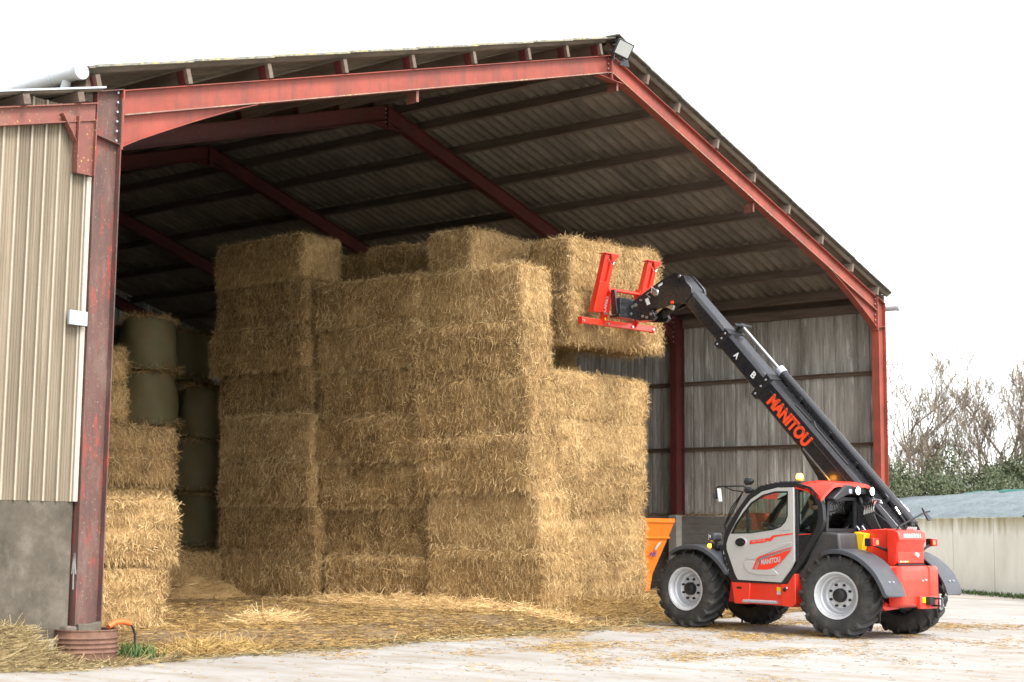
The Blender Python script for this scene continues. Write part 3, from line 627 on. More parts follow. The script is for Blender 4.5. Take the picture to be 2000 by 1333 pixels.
for q, yy in enumerate((5.42, 6.72, 8.02, 9.32)):
    stack(13.80, yy, 8, 0, f'{["first", "second", "third", "fourth"][q]} stack further back behind the long row', gr, .05, (-.05, 0), pitch=.985+.012*(q % 2))
# short pile and stack by the post
gr2 = 'straw bales just inside the barn by the steel post'
bale(1.22, 2.62, 0, .01, 'lower straw bale of the two-high pile beside the rusty drum', gr2); bale(1.42, 2.62, .985, -.02, 'upper straw bale of the two-high pile beside the rusty drum', gr2, (1, 1.05, 1.05))
stack(.98, 4.75, 6, V90, 'six-high stack behind the two-high pile', gr2, .12, (.1, -.1), pitch=.99)
bale(1.08, 3.55, 2.05, V90+.05, 'straw bale lying on the two-high pile beside the post', gr2, (.62, 1, .9)); bale(1.16, 3.42, 2.95, V90-.04, 'straw bale jutting out second above the two-high pile', gr2, (.72, 1.02, 1.04))
gr3 = 'dim straw bales before the round bales'
stack(4.70, 6.85, 3, 0, 'dim three-high stack facing the round bales', gr3, .05, pitch=1.15, s=(1, 1.1, 1.18))
stack(4.05, 6.95, 2, 0, 'pair set back on the dim three-high stack', gr3, .04, z0=3.46, pitch=.72, s=(.76, 1, .74))
bale(9.95, 10.65, 0, .1, 'low dim straw bale at the foot of the round bales', gr3, (.62, .9, 1.0)); bale(12.05, 12.6, 0, .05, 'flattened straw bale under the round bale column behind the long row', gr3, (.6, 1.2, 1.1))
# the two bales on the fork
HD = .17; LO = Vector((9.520, -6.565, 0)); VY = 1.035; cH, sH = math.cos(HD), math.sin(HD)
def LW(x, y, z): return Vector((LO.x+x*cH+y*sH, LO.y-x*sH+y*cH, z))
p = LW(.35, 6.56, 4.95); bale(p.x, p.y, p.z, -HD, 'lower of two straw bales lifted on the red fork', 'straw bales on the fork', (.83, 1.0, 1.03)); p = LW(.33, 6.58, 5.94); bale(p.x, p.y, p.z, -HD+.01, 'upper of two straw bales lifted on the red fork', 'straw bales on the fork', (.81, .98, 1.05), rx=.0)

# ------------------------------------------------------------ net-wrapped round bales
def round_mesh(seed):
    rng = np.random.default_rng(seed); n, m = 40, 16; V = []; F = []
    prof = [(.0, 1.26), (.40, 1.27), (.52, 1.25), (.56, 1.20)]+[(.575+.045*math.sin(math.pi*q/m)+.10*(q/m)**1.2, 1.20-1.16*q/m) for q in range(1, m)]+[(.70, .03), (.6, 0), (0, 0)]
    k = len(prof)
    for a in range(n):
        t = 2*math.pi*a/n
        for r_, z in prof:
            w = 1+.04*math.sin(2*t+seed+z*1.5)+.025*math.sin(5*t+z*5+seed*2)+.01*math.sin(z*17+seed); V.append((r_*w*math.cos(t), r_*w*math.sin(t), z+.012*math.sin(5*t+seed)))
    F = [(a*k+j, ((a+1) % n)*k+j, ((a+1) % n)*k+j+1, a*k+j+1) for a in range(n) for j in range(k-1)]
    b = np.array(V)[rng.integers(0, len(V), 4200)]; sel = (b[:, 2] > 1.17) | (b[:, 2] < .14); b = b[sel]; N = len(b); d = b*np.array([1, 1, 0])+rng.normal(0, .5, (N, 3)); Vr, Fr = ribbons(b, d, rng.uniform(.08, .2, N), rng.uniform(.008, .014, N), rng)
    me = arr_mesh('round_bale', np.concatenate([V, Vr]), np.concatenate([np.array(F), Fr+len(V)]), np.concatenate([np.full(len(V), .4), np.repeat(rng.uniform(.1, .8, N), 4)]), mat='net_wrap'); me.materials.append(MT['straw'])
    mi = np.zeros(len(me.polygons), dtype=np.int32); mi[len(F):] = 1
    for q, f in enumerate(F):
        if min(V[v][2] for v in f) > 1.19: mi[q] = 1
    sm = np.zeros(len(me.polygons), dtype=bool); sm[:len(F)] = True; me.polygons.foreach_set('use_smooth', sm); me.polygons.foreach_set('material_index', mi); return me
RM = [round_mesh(q+1) for q in range(3)]; rc = 0
for (x, y, z0, n, where) in ((12.22, 12.75, 1.08, 3, 'column against the long row'), (10.62, 12.9, 0., 5, 'open column beside it with the tallest top bale'), (12.9, 14.5, 0, 5, 'column hidden furthest behind the long row'), (11.5, 14.5, 0, 5, 'column in the second rank of round bales'), (8.95, 13.3, 0, 5, 'column nearest the dim square bales')):
    for q in range(n):
        o = bpy.data.objects.new('round_bale', RM[rc % 3]); link(o); rc += 1; o.location = (x+random.uniform(-.06, .06), y+random.uniform(-.05, .05), z0+q*1.315); o.rotation_euler = (random.uniform(-.05, .05), random.uniform(-.05, .05), random.uniform(0, 6)); o.scale = (random.uniform(1.0, 1.12), random.uniform(1.0, 1.12), 1.04)
        tag(o, f'{ORD[q] if q < n-1 else "topmost"} net-wrapped round bale in the {where}', 'round bale', 'net-wrapped round bales standing on end')

# ------------------------------------------------------------ loose straw
def litter(name, label, pts, n, mat, seed, lw=(.012, .022), ll=(.08, .30), lift=.35, tintm=.55):
    rng = np.random.default_rng(seed); b = pts(rng, n); N = len(b); d = rng.normal(size=(N, 3)); d[:, 2] = np.abs(d[:, 2])*lift*rng.random(N)**2
    V, F = ribbons(b, d, rng.uniform(*ll, N), rng.uniform(*lw, N), rng); o = link(bpy.data.objects.new(name, arr_mesh(name, V, F, np.repeat(np.clip(rng.normal(tintm, .22, N), 0, 1), 4), mat=mat))); return tag(o, label, 'straw', kind='stuff')
EDGE = edge_a
KB = .88; SITE = Vector((-1.525, -2.080, .1832))     # the barn is drawn in units of .88 m and set on its site here
def WEDGE(x): return SITE.y+KB*edge_a((np.asarray(x)-SITE.x)/KB)
def clump(rng, x, y): return (np.sin(x*1.9+1.3*np.sin(y*1.1))+np.sin(y*2.7+x*.8+1)+np.sin(x*4.3-y*3.1))/3
def p_floor(rng, n):
    x = rng.uniform(-.2, 22, n*2); e = EDGE(x); y = e-.10+rng.random(n*2)**1.7*9.5; keep = (clump(rng, x, y) > rng.uniform(-1.1, .75, n*2)); x, y = x[keep][:n], y[keep][:n]
    return np.stack([x, y, gz(x, y)+.012+rng.random(len(x))*.035], 1)
litter('floor_straw', 'trampled golden straw covering the barn floor and its threshold', p_floor, 70000, 'litter', 3, (.005, .011), (.05, .2), .16, .48)
def p_yard(rng, n):
    x = rng.uniform(-4, 14, n*3); y = WEDGE(x)-.1-rng.random(n*3)**1.6*6.8; w = clump(rng, x*.9+3, y*.9) + .55*np.clip((x-3)/6, -.6, .5); keep = w > rng.uniform(.10, 1.15, n*3); x, y = x[keep][:n], y[keep][:n]
    return np.stack([x, y, .006+rng.random(len(x))*.006], 1)
litter('yard_straw', 'thin wisps of straw scattered over the pale concrete yard', p_yard, 17000, 'litter', 4, (.003, .007), (.03, .13), .05, .42)
def p_edge(rng, n):
    x = rng.uniform(-1.6, 13.5, n); y = EDGE(np.clip(x, -.3, 13))+rng.normal(-.02, .20, n)-np.abs(rng.normal(0, .18, n))*(clump(rng, x*1.3, x*.7) > 0); return np.stack([x, y, gz(x, y)+.012+rng.random(n)*.02], 1)
litter('edge_straw', 'dark trodden straw ragged along the edge of the barn floor', p_edge, 15000, 'old_straw', 5, (.006, .014), (.05, .2), .12, .42)
def p_fleck(rng, n): x = rng.uniform(-8, 16, n); y = rng.uniform(-13, -2.4, n); return np.stack([x, y, np.full(n, .005)], 1)
litter('yard_flecks', 'tiny loose chaff flecks dotted thinly over the whole yard', p_fleck, 2600, 'litter', 8, (.004, .009), (.02, .09), .02, .4)
def p_wheel(rng, n):
    x = rng.uniform(2, 14, n*3); y = WEDGE(x)-.05-rng.random(n*3)**1.3*5.0; keep = (clump(rng, x*.7+1, y*1.1+2) > rng.uniform(-.1, .9, n*3)); x, y = x[keep][:n], y[keep][:n]; return np.stack([x, y, .006+rng.random(len(x))*.006], 1)
litter('track_straw', 'flattened straw bits on the concrete before the bale stacks', p_wheel, 16000, 'litter', 6, (.003, .007), (.03, .12), .04, .5)
def mound(name, label, cx, cy, rx, ry, hh, n, mat, seed, tm=.55, kind=None):
    rng = np.random.default_rng(seed); m = 26; u = np.linspace(-1, 1, m); A, Bb = np.meshgrid(u, u, indexing='ij'); rad = np.sqrt(A**2+Bb**2); x = cx+A*rx; y = cy+Bb*ry
    def H(x, y):
        q = np.sqrt(((x-cx)/rx)**2+((y-cy)/ry)**2); b = np.clip(1-q**2, 0, 1); return hh*b**1.2*(.75+.25*np.sin(x*5+seed)*np.cos(y*6+seed))
    Z = gz(x, y)+H(x, y)-.02*(rad > 1); V = np.stack([x, y, Z], -1).reshape(-1, 3); i, j = np.meshgrid(np.arange(m-1), np.arange(m-1), indexing='ij'); k = (i*m+j).ravel(); F = np.stack([k, k+m, k+m+1, k+1], 1); ok = (rad.ravel()[F] < 1.02).all(1); F = F[ok]
    t = rng.uniform(0, 6.283, n); q = np.sqrt(rng.random(n))*1.08; bx_, by_ = cx+np.cos(t)*q*rx, cy+np.sin(t)*q*ry; b = np.stack([bx_, by_, gz(bx_, by_)+H(bx_, by_)+.01], 1); d = rng.normal(size=(n, 3)); d[:, 2] = np.abs(d[:, 2])*.26
    Vr, Fr = ribbons(b, d, rng.uniform(.08, .3, n), rng.uniform(.005, .011, n), rng)
    o = link(bpy.data.objects.new(name, arr_mesh(name, np.concatenate([V, Vr]), np.concatenate([F, Fr+len(V)]), np.concatenate([np.full(len(V), .3), np.repeat(np.clip(rng.normal(tm, .22, n), 0, 1), 4)]), mat=mat))); return tag(o, label, 'straw heap')
mound('straw_heap', 'heap of weathered straw against the concrete plinth beside the drum', -1.80, -.35, 1.05, .42, .55, 4200, 'old_straw', 21, .6)
mound('straw_heap', 'heap of bright yellow straw at the muddy edge of the barn floor', 1.75, -.28, 1.0, .40, .12, 3200, 'litter', 22, .95)
mound('straw_heap', 'loose straw spilled along the foot of the long bale row', 10.75, 3.9, .75, 4.4, .26, 5200, 'straw', 23, .5)
mound('straw_heap', 'straw drift before the low broadside bale stack', 13.0, 1.25, 2.6, .75, .16, 3600, 'litter', 24, .55)
mound('straw_heap', 'loose straw fallen behind the two-high pile', 3.5, 4.4, 1.1, .9, .5, 2400, 'straw', 25, .45)
mound('straw_heap', 'small tuft of straw alone on the dim barn floor', 5.1, 2.3, .7, .5, .16, 1200, 'straw', 26, .7)
mound('straw_heap', 'dim straw drift at the foot of the round bale columns', 10.0, 10.2, 1.5, 1.2, .5, 2200, 'straw', 27, .4)
mound('straw_heap', 'flat straw mat around the rusty drum', -.2, -.72, 1.1, .25, .02, 800, 'old_straw', 28, .5)
# a loose green baler twine hanging at the low stack
g = G().tube([(12.18, 1.52, 1.45), (12.22, 1.50, 1.25), (12.25, 1.49, 1.0), (12.26, 1.50, .72), (12.24, 1.48, .5)], .009, 6); tag(g.build('baler_twine', 'tarp_hem'), 'loose pale green baler twine hanging between two stacks', 'twine')
# grass tuft by the drum
def tuft(name, label, cx, cy, n, rad, hgt, seed, w=.012):
    rng = np.random.default_rng(seed); x = cx+rng.normal(0, rad, n); y = cy+rng.normal(0, rad, n); b = np.stack([x, y, gz(x, y)], 1); d = np.stack([rng.normal(0, .45, n), rng.normal(0, .45, n), np.ones(n)], 1); V, F = ribbons(b, d, rng.uniform(.4, 1, n)*hgt, np.full(n, w), rng); return tag(link(bpy.data.objects.new(name, arr_mesh(name, V, F, np.repeat(rng.random(n), 4), mat='grass'))), label, 'grass', kind='stuff')
tuft('grass_tuft', 'small tuft of bright green grass beside the rusty drum', .34, -.42, 420, .13, .26, 31)

# ------------------------------------------------------------ rusty drum around the post foot
dr = empty('rusty_drum', (-.28, -.16, -.20)); tag(dr, 'cut-down rusty steel drum around the foot of the red post', 'drum')
prof = [(.0, .02), (.395, .0), (.40, .02)]
for z in (.13, .19, .25, .31): prof += [(.40, z-.025), (.408, z-.012), (.415, z), (.408, z+.012), (.40, z+.025)]
prof += [(.40, .40), (.412, .405), (.412, .42), (.395, .42), (.39, .405)]
G().lathe(prof, (0, 0, 0), 'z', 40).build('shell', 'rust', dr)
G().lathe([(0, .37), (.392, .36)], (0, 0, 0), 'z', 30).build('fill', 'mud', dr)
G().prism([(-.10, .37), (.25, .36), (.26, .50), (.10, .475), (-.09, .48)], .03, .12, 'y').build('concrete_collar', 'old_render', dr, bevel=.01)
G().prism([(-.33, .37), (-.15, .37), (-.14, .45), (-.3, .47)], -.02, .14, 'y').build('rubble', 'old_render', dr, bevel=.03)
po = empty('drain_pipe', (-.02, -.2, .25)); tag(po, 'bent orange pipe with black hose sticking out over the drum rim', 'pipe')
G().tube([(.06, 0, -.02), (.16, 0, .035), (.28, 0, .04), (.40, .0, .01)], .036, 12).build('pipe', 'orange_pvc', po)
G().tube([(.38, 0, .01), (.45, 0, -.04), (.49, 0, -.14), (.50, 0, -.38)], .016, 8).build('hose', 'rubber', po)
# chalk arrow on the post
ar = G().bar((-.4225, -.03, .72), (-.4225, -.03, 1.18), .003, .022, (0, 1, 0)).bar((-.4225, -.075, .92), (-.4225, -.032, 1.19), .003, .02, (0, 1, 0)).bar((-.4225, .012, .92), (-.4225, -.028, 1.19), .003, .02, (0, 1, 0))
ar.build('painted_arrow', 'silver_print', barn, smooth=0)

# ------------------------------------------------------------ orange hopper behind the low stack
hp = empty('feed_hopper', (20.05, 5.6, 0)); tag(hp, 'orange flared metal hopper with blue lettering standing behind the bale stack', 'hopper')
def frus(z0, x0, y0, z1, x1, y1, th=.02):
    g = G()
    for s in (-1, 1):
        g.add([(-x0, s*y0, z0), (x0, s*y0, z0), (x1, s*y1, z1), (-x1, s*y1, z1), (-x0, s*(y0-th), z0), (x0, s*(y0-th), z0), (x1, s*(y1-th), z1), (-x1, s*(y1-th), z1)], [(0, 1, 2, 3), (7, 6, 5, 4), (3, 2, 6, 7), (0, 4, 5, 1), (1, 5, 6, 2), (0, 3, 7, 4)])
        g.add([(s*x0, -y0, z0), (s*x0, y0, z0), (s*x1, y1, z1), (s*x1, -y1, z1), (s*(x0-th), -y0, z0), (s*(x0-th), y0, z0), (s*(x1-th), y1, z1), (s*(x1-th), -y1, z1)], [(0, 1, 2, 3), (7, 6, 5, 4), (3, 2, 6, 7), (0, 4, 5, 1), (1, 5, 6, 2), (0, 3, 7, 4)])
    return g
frus(1.40, 1.24, .62, 1.80, 1.35, .74).build('upper_bin', 'orange_paint', hp); frus(.45, .88, .36, 1.40, 1.235, .615).build('lower_bin', 'orange_paint', hp)
frus(1.79, 1.38, .77, 1.90, 1.38, .77, .05).build('rim', 'orange_paint', hp, bevel=.008); G().bx(-1.27, 1.27, -.655, -.60, 1.385, 1.43).build('seam_rib', 'orange_paint', hp, bevel=.006)
frus(.05, .80, .34, .46, .885, .37).build('skid_base', 'orange_paint', hp, bevel=.01); G().bx(-1.3, 1.3, -.68, .68, 1.70, 1.74).build('straw_fill', 'litter', hp)
for q in range(5): G().lathe([(0, -.012), (.018, -.012), (.018, 0), (0, 0)], (-1.1+q*.55, -.775, 1.85), 'y', 8).build('bolt', 'galvanised', hp)
G().prism([(.62, 1.88), (1.0, 1.97), (1.05, 2.02), (.50, 2.10), (.1, 2.2), (-.6, 2.22), (-.7, 1.88)], .70, .74, 'y').build('back_flap', 'orange_paint', hp, bevel=.005)
ys_ = -.37-.255*((1.0-.45)/.95)-.012; tl = Vector((0, -.255, .95)).normalized()
lettering('lettering', 'HE.', (.46, ys_-.02, .93), (1, 0, 0), tl, .34, .13, 'blue_print', hp, .03, .25)
G().add([(.64, ys_-.055, 1.09), (.74, ys_-.065, 1.12), (.86, ys_-.10, 1.26), (.90, ys_-.105, 1.31), (.80, ys_-.095, 1.28), (.70, ys_-.08, 1.2)], [(0, 1, 2, 3, 4, 5)]).build('swoosh', 'silver_print', hp, smooth=0)

# ------------------------------------------------------------ silage clamp beyond the barn
A0, A1 = Vector((36.2, 9.27, 0)), Vector((18.5, -11.28, 0)); dirw = (A1-A0).normalized(); nw = Vector((-dirw.y, dirw.x, 0)); nw = nw if nw.x > 0 else -nw
cl = empty('silage_wall', A0); cl.location = (0, 0, 0); tag(cl, 'pale stained concrete silage clamp wall beyond the loader', 'wall')
LW_ = (A1-A0).length; q = 0; t = 0.
while t < LW_:
    w = 2.35; a, b = A0+dirw*(t+.012), A0+dirw*(min(t+w, LW_)-.012)
    g = G(); g.add([*(p+nw*o_+Vector((0, 0, z)) for z in (0, 2.02) for p, o_ in ((a, 0), (b, 0), (b, .2), (a, .2)))], [(3, 2, 1, 0), (4, 5, 6, 7), (0, 1, 5, 4), (1, 2, 6, 5), (2, 3, 7, 6), (3, 0, 4, 7)]); g.build('wall_panel', 'silage_concrete', cl, bevel=.012); t += w
nx_, ny_ = 80, 22; V = []; rng = np.random.default_rng(9); ext = 20
for i_ in range(nx_+1):
    for j_ in range(ny_+1):
        s_ = .1+(LW_-.2)*i_/nx_; v_ = j_/ny_; dd = .10+v_*9; z = 1.97+.98*math.sin(min(1, v_*1.35)*math.pi/2)**.8-.5*max(0, v_-.6)+.05*math.sin(s_*1.7+v_*4)+.045*math.sin(s_*4.1-v_*9)+.03*math.sin(s_*9+v_*17)+.03*math.sin(s_*.35)*v_
        p = A0+dirw*s_+nw*dd; V.append((p.x, p.y, z))
F = [(i_*(ny_+1)+j_, (i_+1)*(ny_+1)+j_, (i_+1)*(ny_+1)+j_+1, i_*(ny_+1)+j_+1) for i_ in range(nx_) for j_ in range(ny_)]
nv = len(V); rim = [i_*(ny_+1)+ny_ for i_ in range(nx_+1)]; e0 = list(range(ny_+1)); e1 = [nx_*(ny_+1)+j_ for j_ in range(ny_+1)]
for loop in (rim, e0, e1):     # the sheet hangs down to the ground along the back and the two ends
    b0 = len(V); V += [(V[k][0]+nw.x*(.5 if loop is rim else 0), V[k][1]+nw.y*(.5 if loop is rim else 0), -.02) for k in loop]; F += [(loop[q], loop[q+1], b0+q+1, b0+q) for q in range(len(loop)-1)]
tp = empty('silage_tarp'); tag(tp, 'grey green tarpaulin sheet over the silage heap behind the wall', 'tarp')
link(bpy.data.objects.new('cover_sheet', arr_mesh('cover_sheet', V, F, mat='tarp', smooth=True)), tp)
def tarp_pt(s_, v_, up=0.):
    z = 1.97+.98*math.sin(min(1, v_*1.35)*math.pi/2)**.8-.5*max(0, v_-.6)+.03*math.sin(s_*.35)*v_; p = A0+dirw*s_+nw*(.10+v_*9); return Vector((p.x, p.y, z+up))
for s0, s1 in ((.3, 5.2), (5.4, 11.5), (11.8, 16), (16.3, 21.5), (21.8, 26.8)): G().tube([tarp_pt(s0+(s1-s0)*q/8, .66+.02*math.sin(q*2+s0), .06) for q in range(9)], .10, 8).build('rolled_hem', 'tarp_hem', tp)
sb = G().tube([tarp_pt(17.6-q*.10, .08+q*.055, .10) for q in range(6)], [.11, .15, .15, .14, .15, .1], 10); tag(sb.build('gravel_bag', 'sandbag'), 'pale green gravel sausage bag weighing down the tarpaulin', 'sandbag')
sb = G().tube([tarp_pt(16.95-q*.10, .40+q*.055, .10) for q in range(6)], [.10, .14, .14, .14, .14, .1], 10); tag(sb.build('gravel_bag', 'panel_dark'), 'dark gravel sausage bag lying above the pale one on the tarpaulin', 'sandbag')
rng = np.random.default_rng(41); n = 4500; s_ = rng.uniform(0, LW_, n); o_ = -np.abs(rng.normal(0, .28, n)); b = np.array(A0)[None]+s_[:, None]*np.array(dirw)[None]+o_[:, None]*np.array(nw)[None]
d = np.stack([rng.normal(0, .6, n), rng.normal(0, .6, n), np.ones(n)], 1); V, F = ribbons(b, d, rng.uniform(.03, .13, n), np.full(n, .025), rng); tag(link(bpy.data.objects.new('grass_verge', arr_mesh('grass_verge', V, F, np.repeat(rng.random(n), 4), mat='grass'))), 'thin strip of grass along the foot of the silage wall', 'grass', kind='stuff')

# ------------------------------------------------------------ hedge shrubs and bare trees
def shrub_mesh(seed, n=20000):
    rng = np.random.default_rng(seed); c = np.stack([rng.normal(0, 1.0, 16), rng.normal(0, .7, 16), rng.uniform(.5, 2.9, 16)], 1); rr = rng.uniform(.5, .95, 16); k = rng.integers(0, 16, n); u = rng.normal(size=(n, 3)); u /= np.linalg.norm(u, axis=1, keepdims=True)
    P = c[k]+u*(rr[k]*rng.uniform(.6, 1.08, n))[:, None]; P[:, 2] = np.maximum(P[:, 2], .02); d = rng.normal(size=(n, 3))+u*.6; V, F = ribbons(P, d, rng.uniform(.05, .11, n), rng.uniform(.03, .055, n), rng)
    t = np.clip(rng.normal(.42, .2, n)+(rng.random(n) < .04)*.5, 0, 1); g = G()
    for q in range(9): e = c[rng.integers(0, 16)]; g.tube([(rng.normal(0, .15), rng.normal(0, .15), 0), (e[0]*.5, e[1]*.5, e[2]*.6), tuple(e)], [.05, .035, .012], 5)
    return arr_mesh('foliage', V, F, np.repeat(t, 4), mat='hedge_leaf'), g.mesh('stems', 'bark')
SH = [shrub_mesh(60+q) for q in range(4)]
def shrub(x, y, s, rz, label, q):
    o = empty('hedge_shrub', (x, y, 0), rz); tag(o, label, 'shrub', 'hedge shrubs behind the silage heap'); o.scale = s
    for nm, me in zip(('foliage', 'stem'), SH[q % 4]): link(bpy.data.objects.new(nm, me), o)
def ray_pt(px, dist):      # a spot on the ground seen under a photo column, at a given distance
    dv = (r0*((px-1000)/FPX)+Vector((math.sin(YAW), math.cos(YAW), 0))).normalized(); return Vector((-12.7065, -17.3338, 0))+dv*dist
k_ = 0
for row, (dist, n, s) in enumerate(((60, 14, .94), (64, 14, 1.08))):
    for q in range(n):
        p = ray_pt(1640+q*(2330-1640)/(n-1)+random.uniform(-12, 12)-row*14, dist+random.uniform(-1.2, 1.2)); f = s*random.uniform(.78, 1.14)*(.8 if q in (4, 5) else 1)
        shrub(p.x, p.y, (f, f, f*1.12), random.uniform(0, 6), 'dense olive green shrub in the hedge beyond the tarpaulin covered silage heap', k_); k_ += 1
def tree(x, y, h, seed, lean_, label, spread=.5):
    rnd = random.Random(seed); o = empty('bare_tree', (x, y, 0)); tag(o, label, 'tree', 'bare winter trees behind the hedge'); tr_ = G(); br = G(); tw = G()
    def grow(p, d, ln, r, lev):
        nseg = 4 if lev < 2 else 3; pts = [p]; rs = [r]; dd = d.copy()
        for q in range(nseg):
            dd = (dd+Vector((rnd.gauss(0, .10), rnd.gauss(0, .10), rnd.gauss(.05, .06)))).normalized(); pts.append(pts[-1]+dd*ln/nseg); rs.append(r*(1-.5*(q+1)/nseg))
        (tr_ if lev == 0 else br if lev < 3 else tw).tube(pts, rs, 7 if lev == 0 else 5 if lev < 3 else 3, cap=False)
        if lev >= 5: return
        for q in range([6, 5, 4, 4, 3][lev]):
            f = rnd.uniform(.3 if lev else .22, 1.); i_ = min(nseg-1, int(f*nseg)); b = pts[i_].lerp(pts[i_+1], f*nseg-i_); a = rnd.uniform(0, 6.28); pd = Vector((math.cos(a), math.sin(a), rnd.uniform(.0, .6))).normalized()
            nd = (dd*rnd.uniform(.6, 1)+pd*spread*rnd.uniform(.7, 1.4)).normalized(); grow(b, nd, ln*rnd.uniform(.45, .72), max(.011, rs[i_]*rnd.uniform(.45, .62)), lev+1)
    grow(Vector((0, 0, 0)), Vector((lean_, lean_*.3, 1)).normalized(), h*.55, h*.017, 0)
    tr_.build('trunk', 'bark', o); br.build('branches', 'bark', o); tw.build('twigs', 'bark', o)
for px, dist, h, sd_, ln_, lb in ((1742, 66, 9.4, 3, .1, 'bare tree rising beside the barn corner post'), (1792, 69, 8.6, 4, .15, 'slender bare tree leaning away from the barn corner'), (1852, 68, 7.4, 5, -.25, 'low spreading bare tree in the hedge gap'), (1905, 67, 7.8, 6, -.2, 'bare tree with crooked fan of branches'), (1958, 66, 9.0, 7, .05, 'forked dark bare tree, the tallest in the hedge'), (2010, 70, 8.4, 8, .1, 'bare tree past the tallest one towards the end of the hedge'), (2105, 67, 8.8, 9, -.1, 'last bare tree standing alone at the end of the hedge')):
    p = ray_pt(px, dist); tree(p.x, p.y, h, sd_, ln_, lb)
# ------------------------------------------------------------ telescopic loader (x right, y forward, origin under the rear axle)
T = empty('telescopic_loader', LO, -HD); T.scale = (1, VY, 1); tag(T, 'red, grey and black telescopic loader lifting two straw bales', 'loader')
def ray_poly(poly, c, ang):
    dx, dy = math.cos(ang), math.sin(ang); best = None
    for (x1, y1), (x2, y2) in zip(poly, poly[1:]+poly[:1]):
        ex, ey = x2-x1, y2-y1; den = dx*ey-dy*ex
        if abs(den) < 1e-9: continue
        t = ((x1-c[0])*ey-(y1-c[1])*ex)/den; u = ((x1-c[0])*dy-(y1-c[1])*dx)/den
        if t > 0 and -1e-6 <= u <= 1+1e-6: best = t if best is None else max(best, t)
    return (c[0]+dx*best, c[1]+dy*best)
def ring(outer, inner, c, x0, x1):
    an = sorted({round(math.atan2(b-c[1], a-c[0]), 4) for a, b in outer+inner} | {round(-math.pi+q*math.pi/24, 4) for q in range(48)})
    O_ = [ray_poly(outer, c, a) for a in an]; I_ = [ray_poly(inner, c, a) for a in an]; n = len(an); g = G()
    V = [(x, a, b) for x in (x0, x1) for P_ in (O_, I_) for a, b in P_]; F = []
    for q in range(n):
        k = (q+1) % n; F += [(q, k, n+k, n+q), (2*n+q, 3*n+q, 3*n+k, 2*n+k), (q, 2*n+q, 2*n+k, k), (n+q, n+k, 3*n+k, 3*n+q)]
    return g.add(V, F)
def smoothpoly(p, it=1):
    for _ in range(it):
        o = []
        for a, b in zip(p, p[1:]+p[:1]): o += [(a[0]*.75+b[0]*.25, a[1]*.75+b[1]*.25), (a[0]*.25+b[0]*.75, a[1]*.25+b[1]*.75)]
        p = o
    return p
# --- wheels
def tyre_mesh():
    g = G(); Rr, w = .585, .23
    g.lathe([(.335, -.175), (.345, -.205), (.40, -.232), (.47, -.238), (.53, -.225), (.572, -.195), (Rr, -.13), (Rr+.005, 0), (Rr, .13), (.572, .195), (.53, .225), (.47, .238), (.40, .232), (.345, .205), (.335, .175), (.33, 0)], (0, 0, 0), 'x', 56, True)
    nl = 19
    for s in (-1, 1):
        for q in range(nl):
            a0 = 2*math.pi*(q+(.25 if s > 0 else -.25))/nl; st = []
            for k in range(6):
                u = k/5; x = s*(-.02+.262*u); base = .575 if u < .7 else .575-.055*((u-.7)/.3); topr = .640-.012*u-(.04*((u-.75)/.25) if u > .75 else 0); ac = a0-(.36*u**.9)
                wd = .034+.016*u; wt = .019+.008*u
                st.append([(x, a, r_) for a, r_ in ((ac-wd, base-.012), (ac+wd, base-.012), (ac+wt, topr), (ac-wt, topr))])
            V = [(x, r_*math.sin(a), r_*math.cos(a)) for ss in st for x, a, r_ in ss]
            F = [(3, 2, 1, 0), (20, 21, 22, 23)]+[(k*4+j, k*4+(j+1) % 4, (k+1)*4+(j+1) % 4, (k+1)*4+j) for k in range(5) for j in range(4)]; g.add(V, F)
    return g.mesh('tyre', 'tyre', 40)
def rim_mesh(dish):     # dish: the deep face seen from outside, towards -x
    g = G(); g.lathe([(.338, .17), (.338, -.20), (.352, -.212), (.350, -.224), (.325, -.215), (.312, -.185), (.300, -.165), (.296, -.12), (.278, -.105), (.272, -.05), (.262, -.02), (.235, -.005), (.215, -.02), (.190, -.055), (.145, -.062), (.0, -.062)], (0, 0, 0), 'x', 48); g.box((-.12, -.05, -.285), (.05, .04, .02)); return g.mesh('rim', 'rim_silver', 30)
def hub_mesh():
    g = G(); g.lathe([(.0, -.155), (.07, -.155), (.096, -.140), (.104, -.11), (.106, -.06)], (0, 0, 0), 'x', 14)
    return g.mesh('hub', 'hub_black', 40)
def nut_mesh():
    g = G(); g.lathe([(0, -.045), (.013, -.045), (.021, -.03), (.021, 0)], (0, 0, 0), 'x', 6); return g.mesh('wheel_nut', 'hub_black', 30)
tm, rm, hm, nm_ = tyre_mesh(), rim_mesh(0), hub_mesh(), nut_mesh()
for (lx, ly, flip, steer, roll_) in ((-.87, 0, 0, -.15, .05), (-.87, 2.88, 0, -.02, .2), (.70, 0, 1, -.14, .1), (.70, 2.88, 1, -.02, .3)):
    w = empty('wheel', (lx, ly, .628), -steer+(math.pi if flip else 0), T)
    for nme, me in (('tyre', tm), ('rim', rm), ('hub', hm)):
        o = link(bpy.data.objects.new(nme, me), w); o.rotation_euler = (roll_ if not flip else -roll_, 0, 0)
        if nme == 'hub':
            for q in range(8):
                a = 2*math.pi*(q+.5)/8; nn = link(bpy.data.objects.new('wheel_nut', nm_), w); nn.location = (-.065, .165*math.cos(a), .165*math.sin(a))
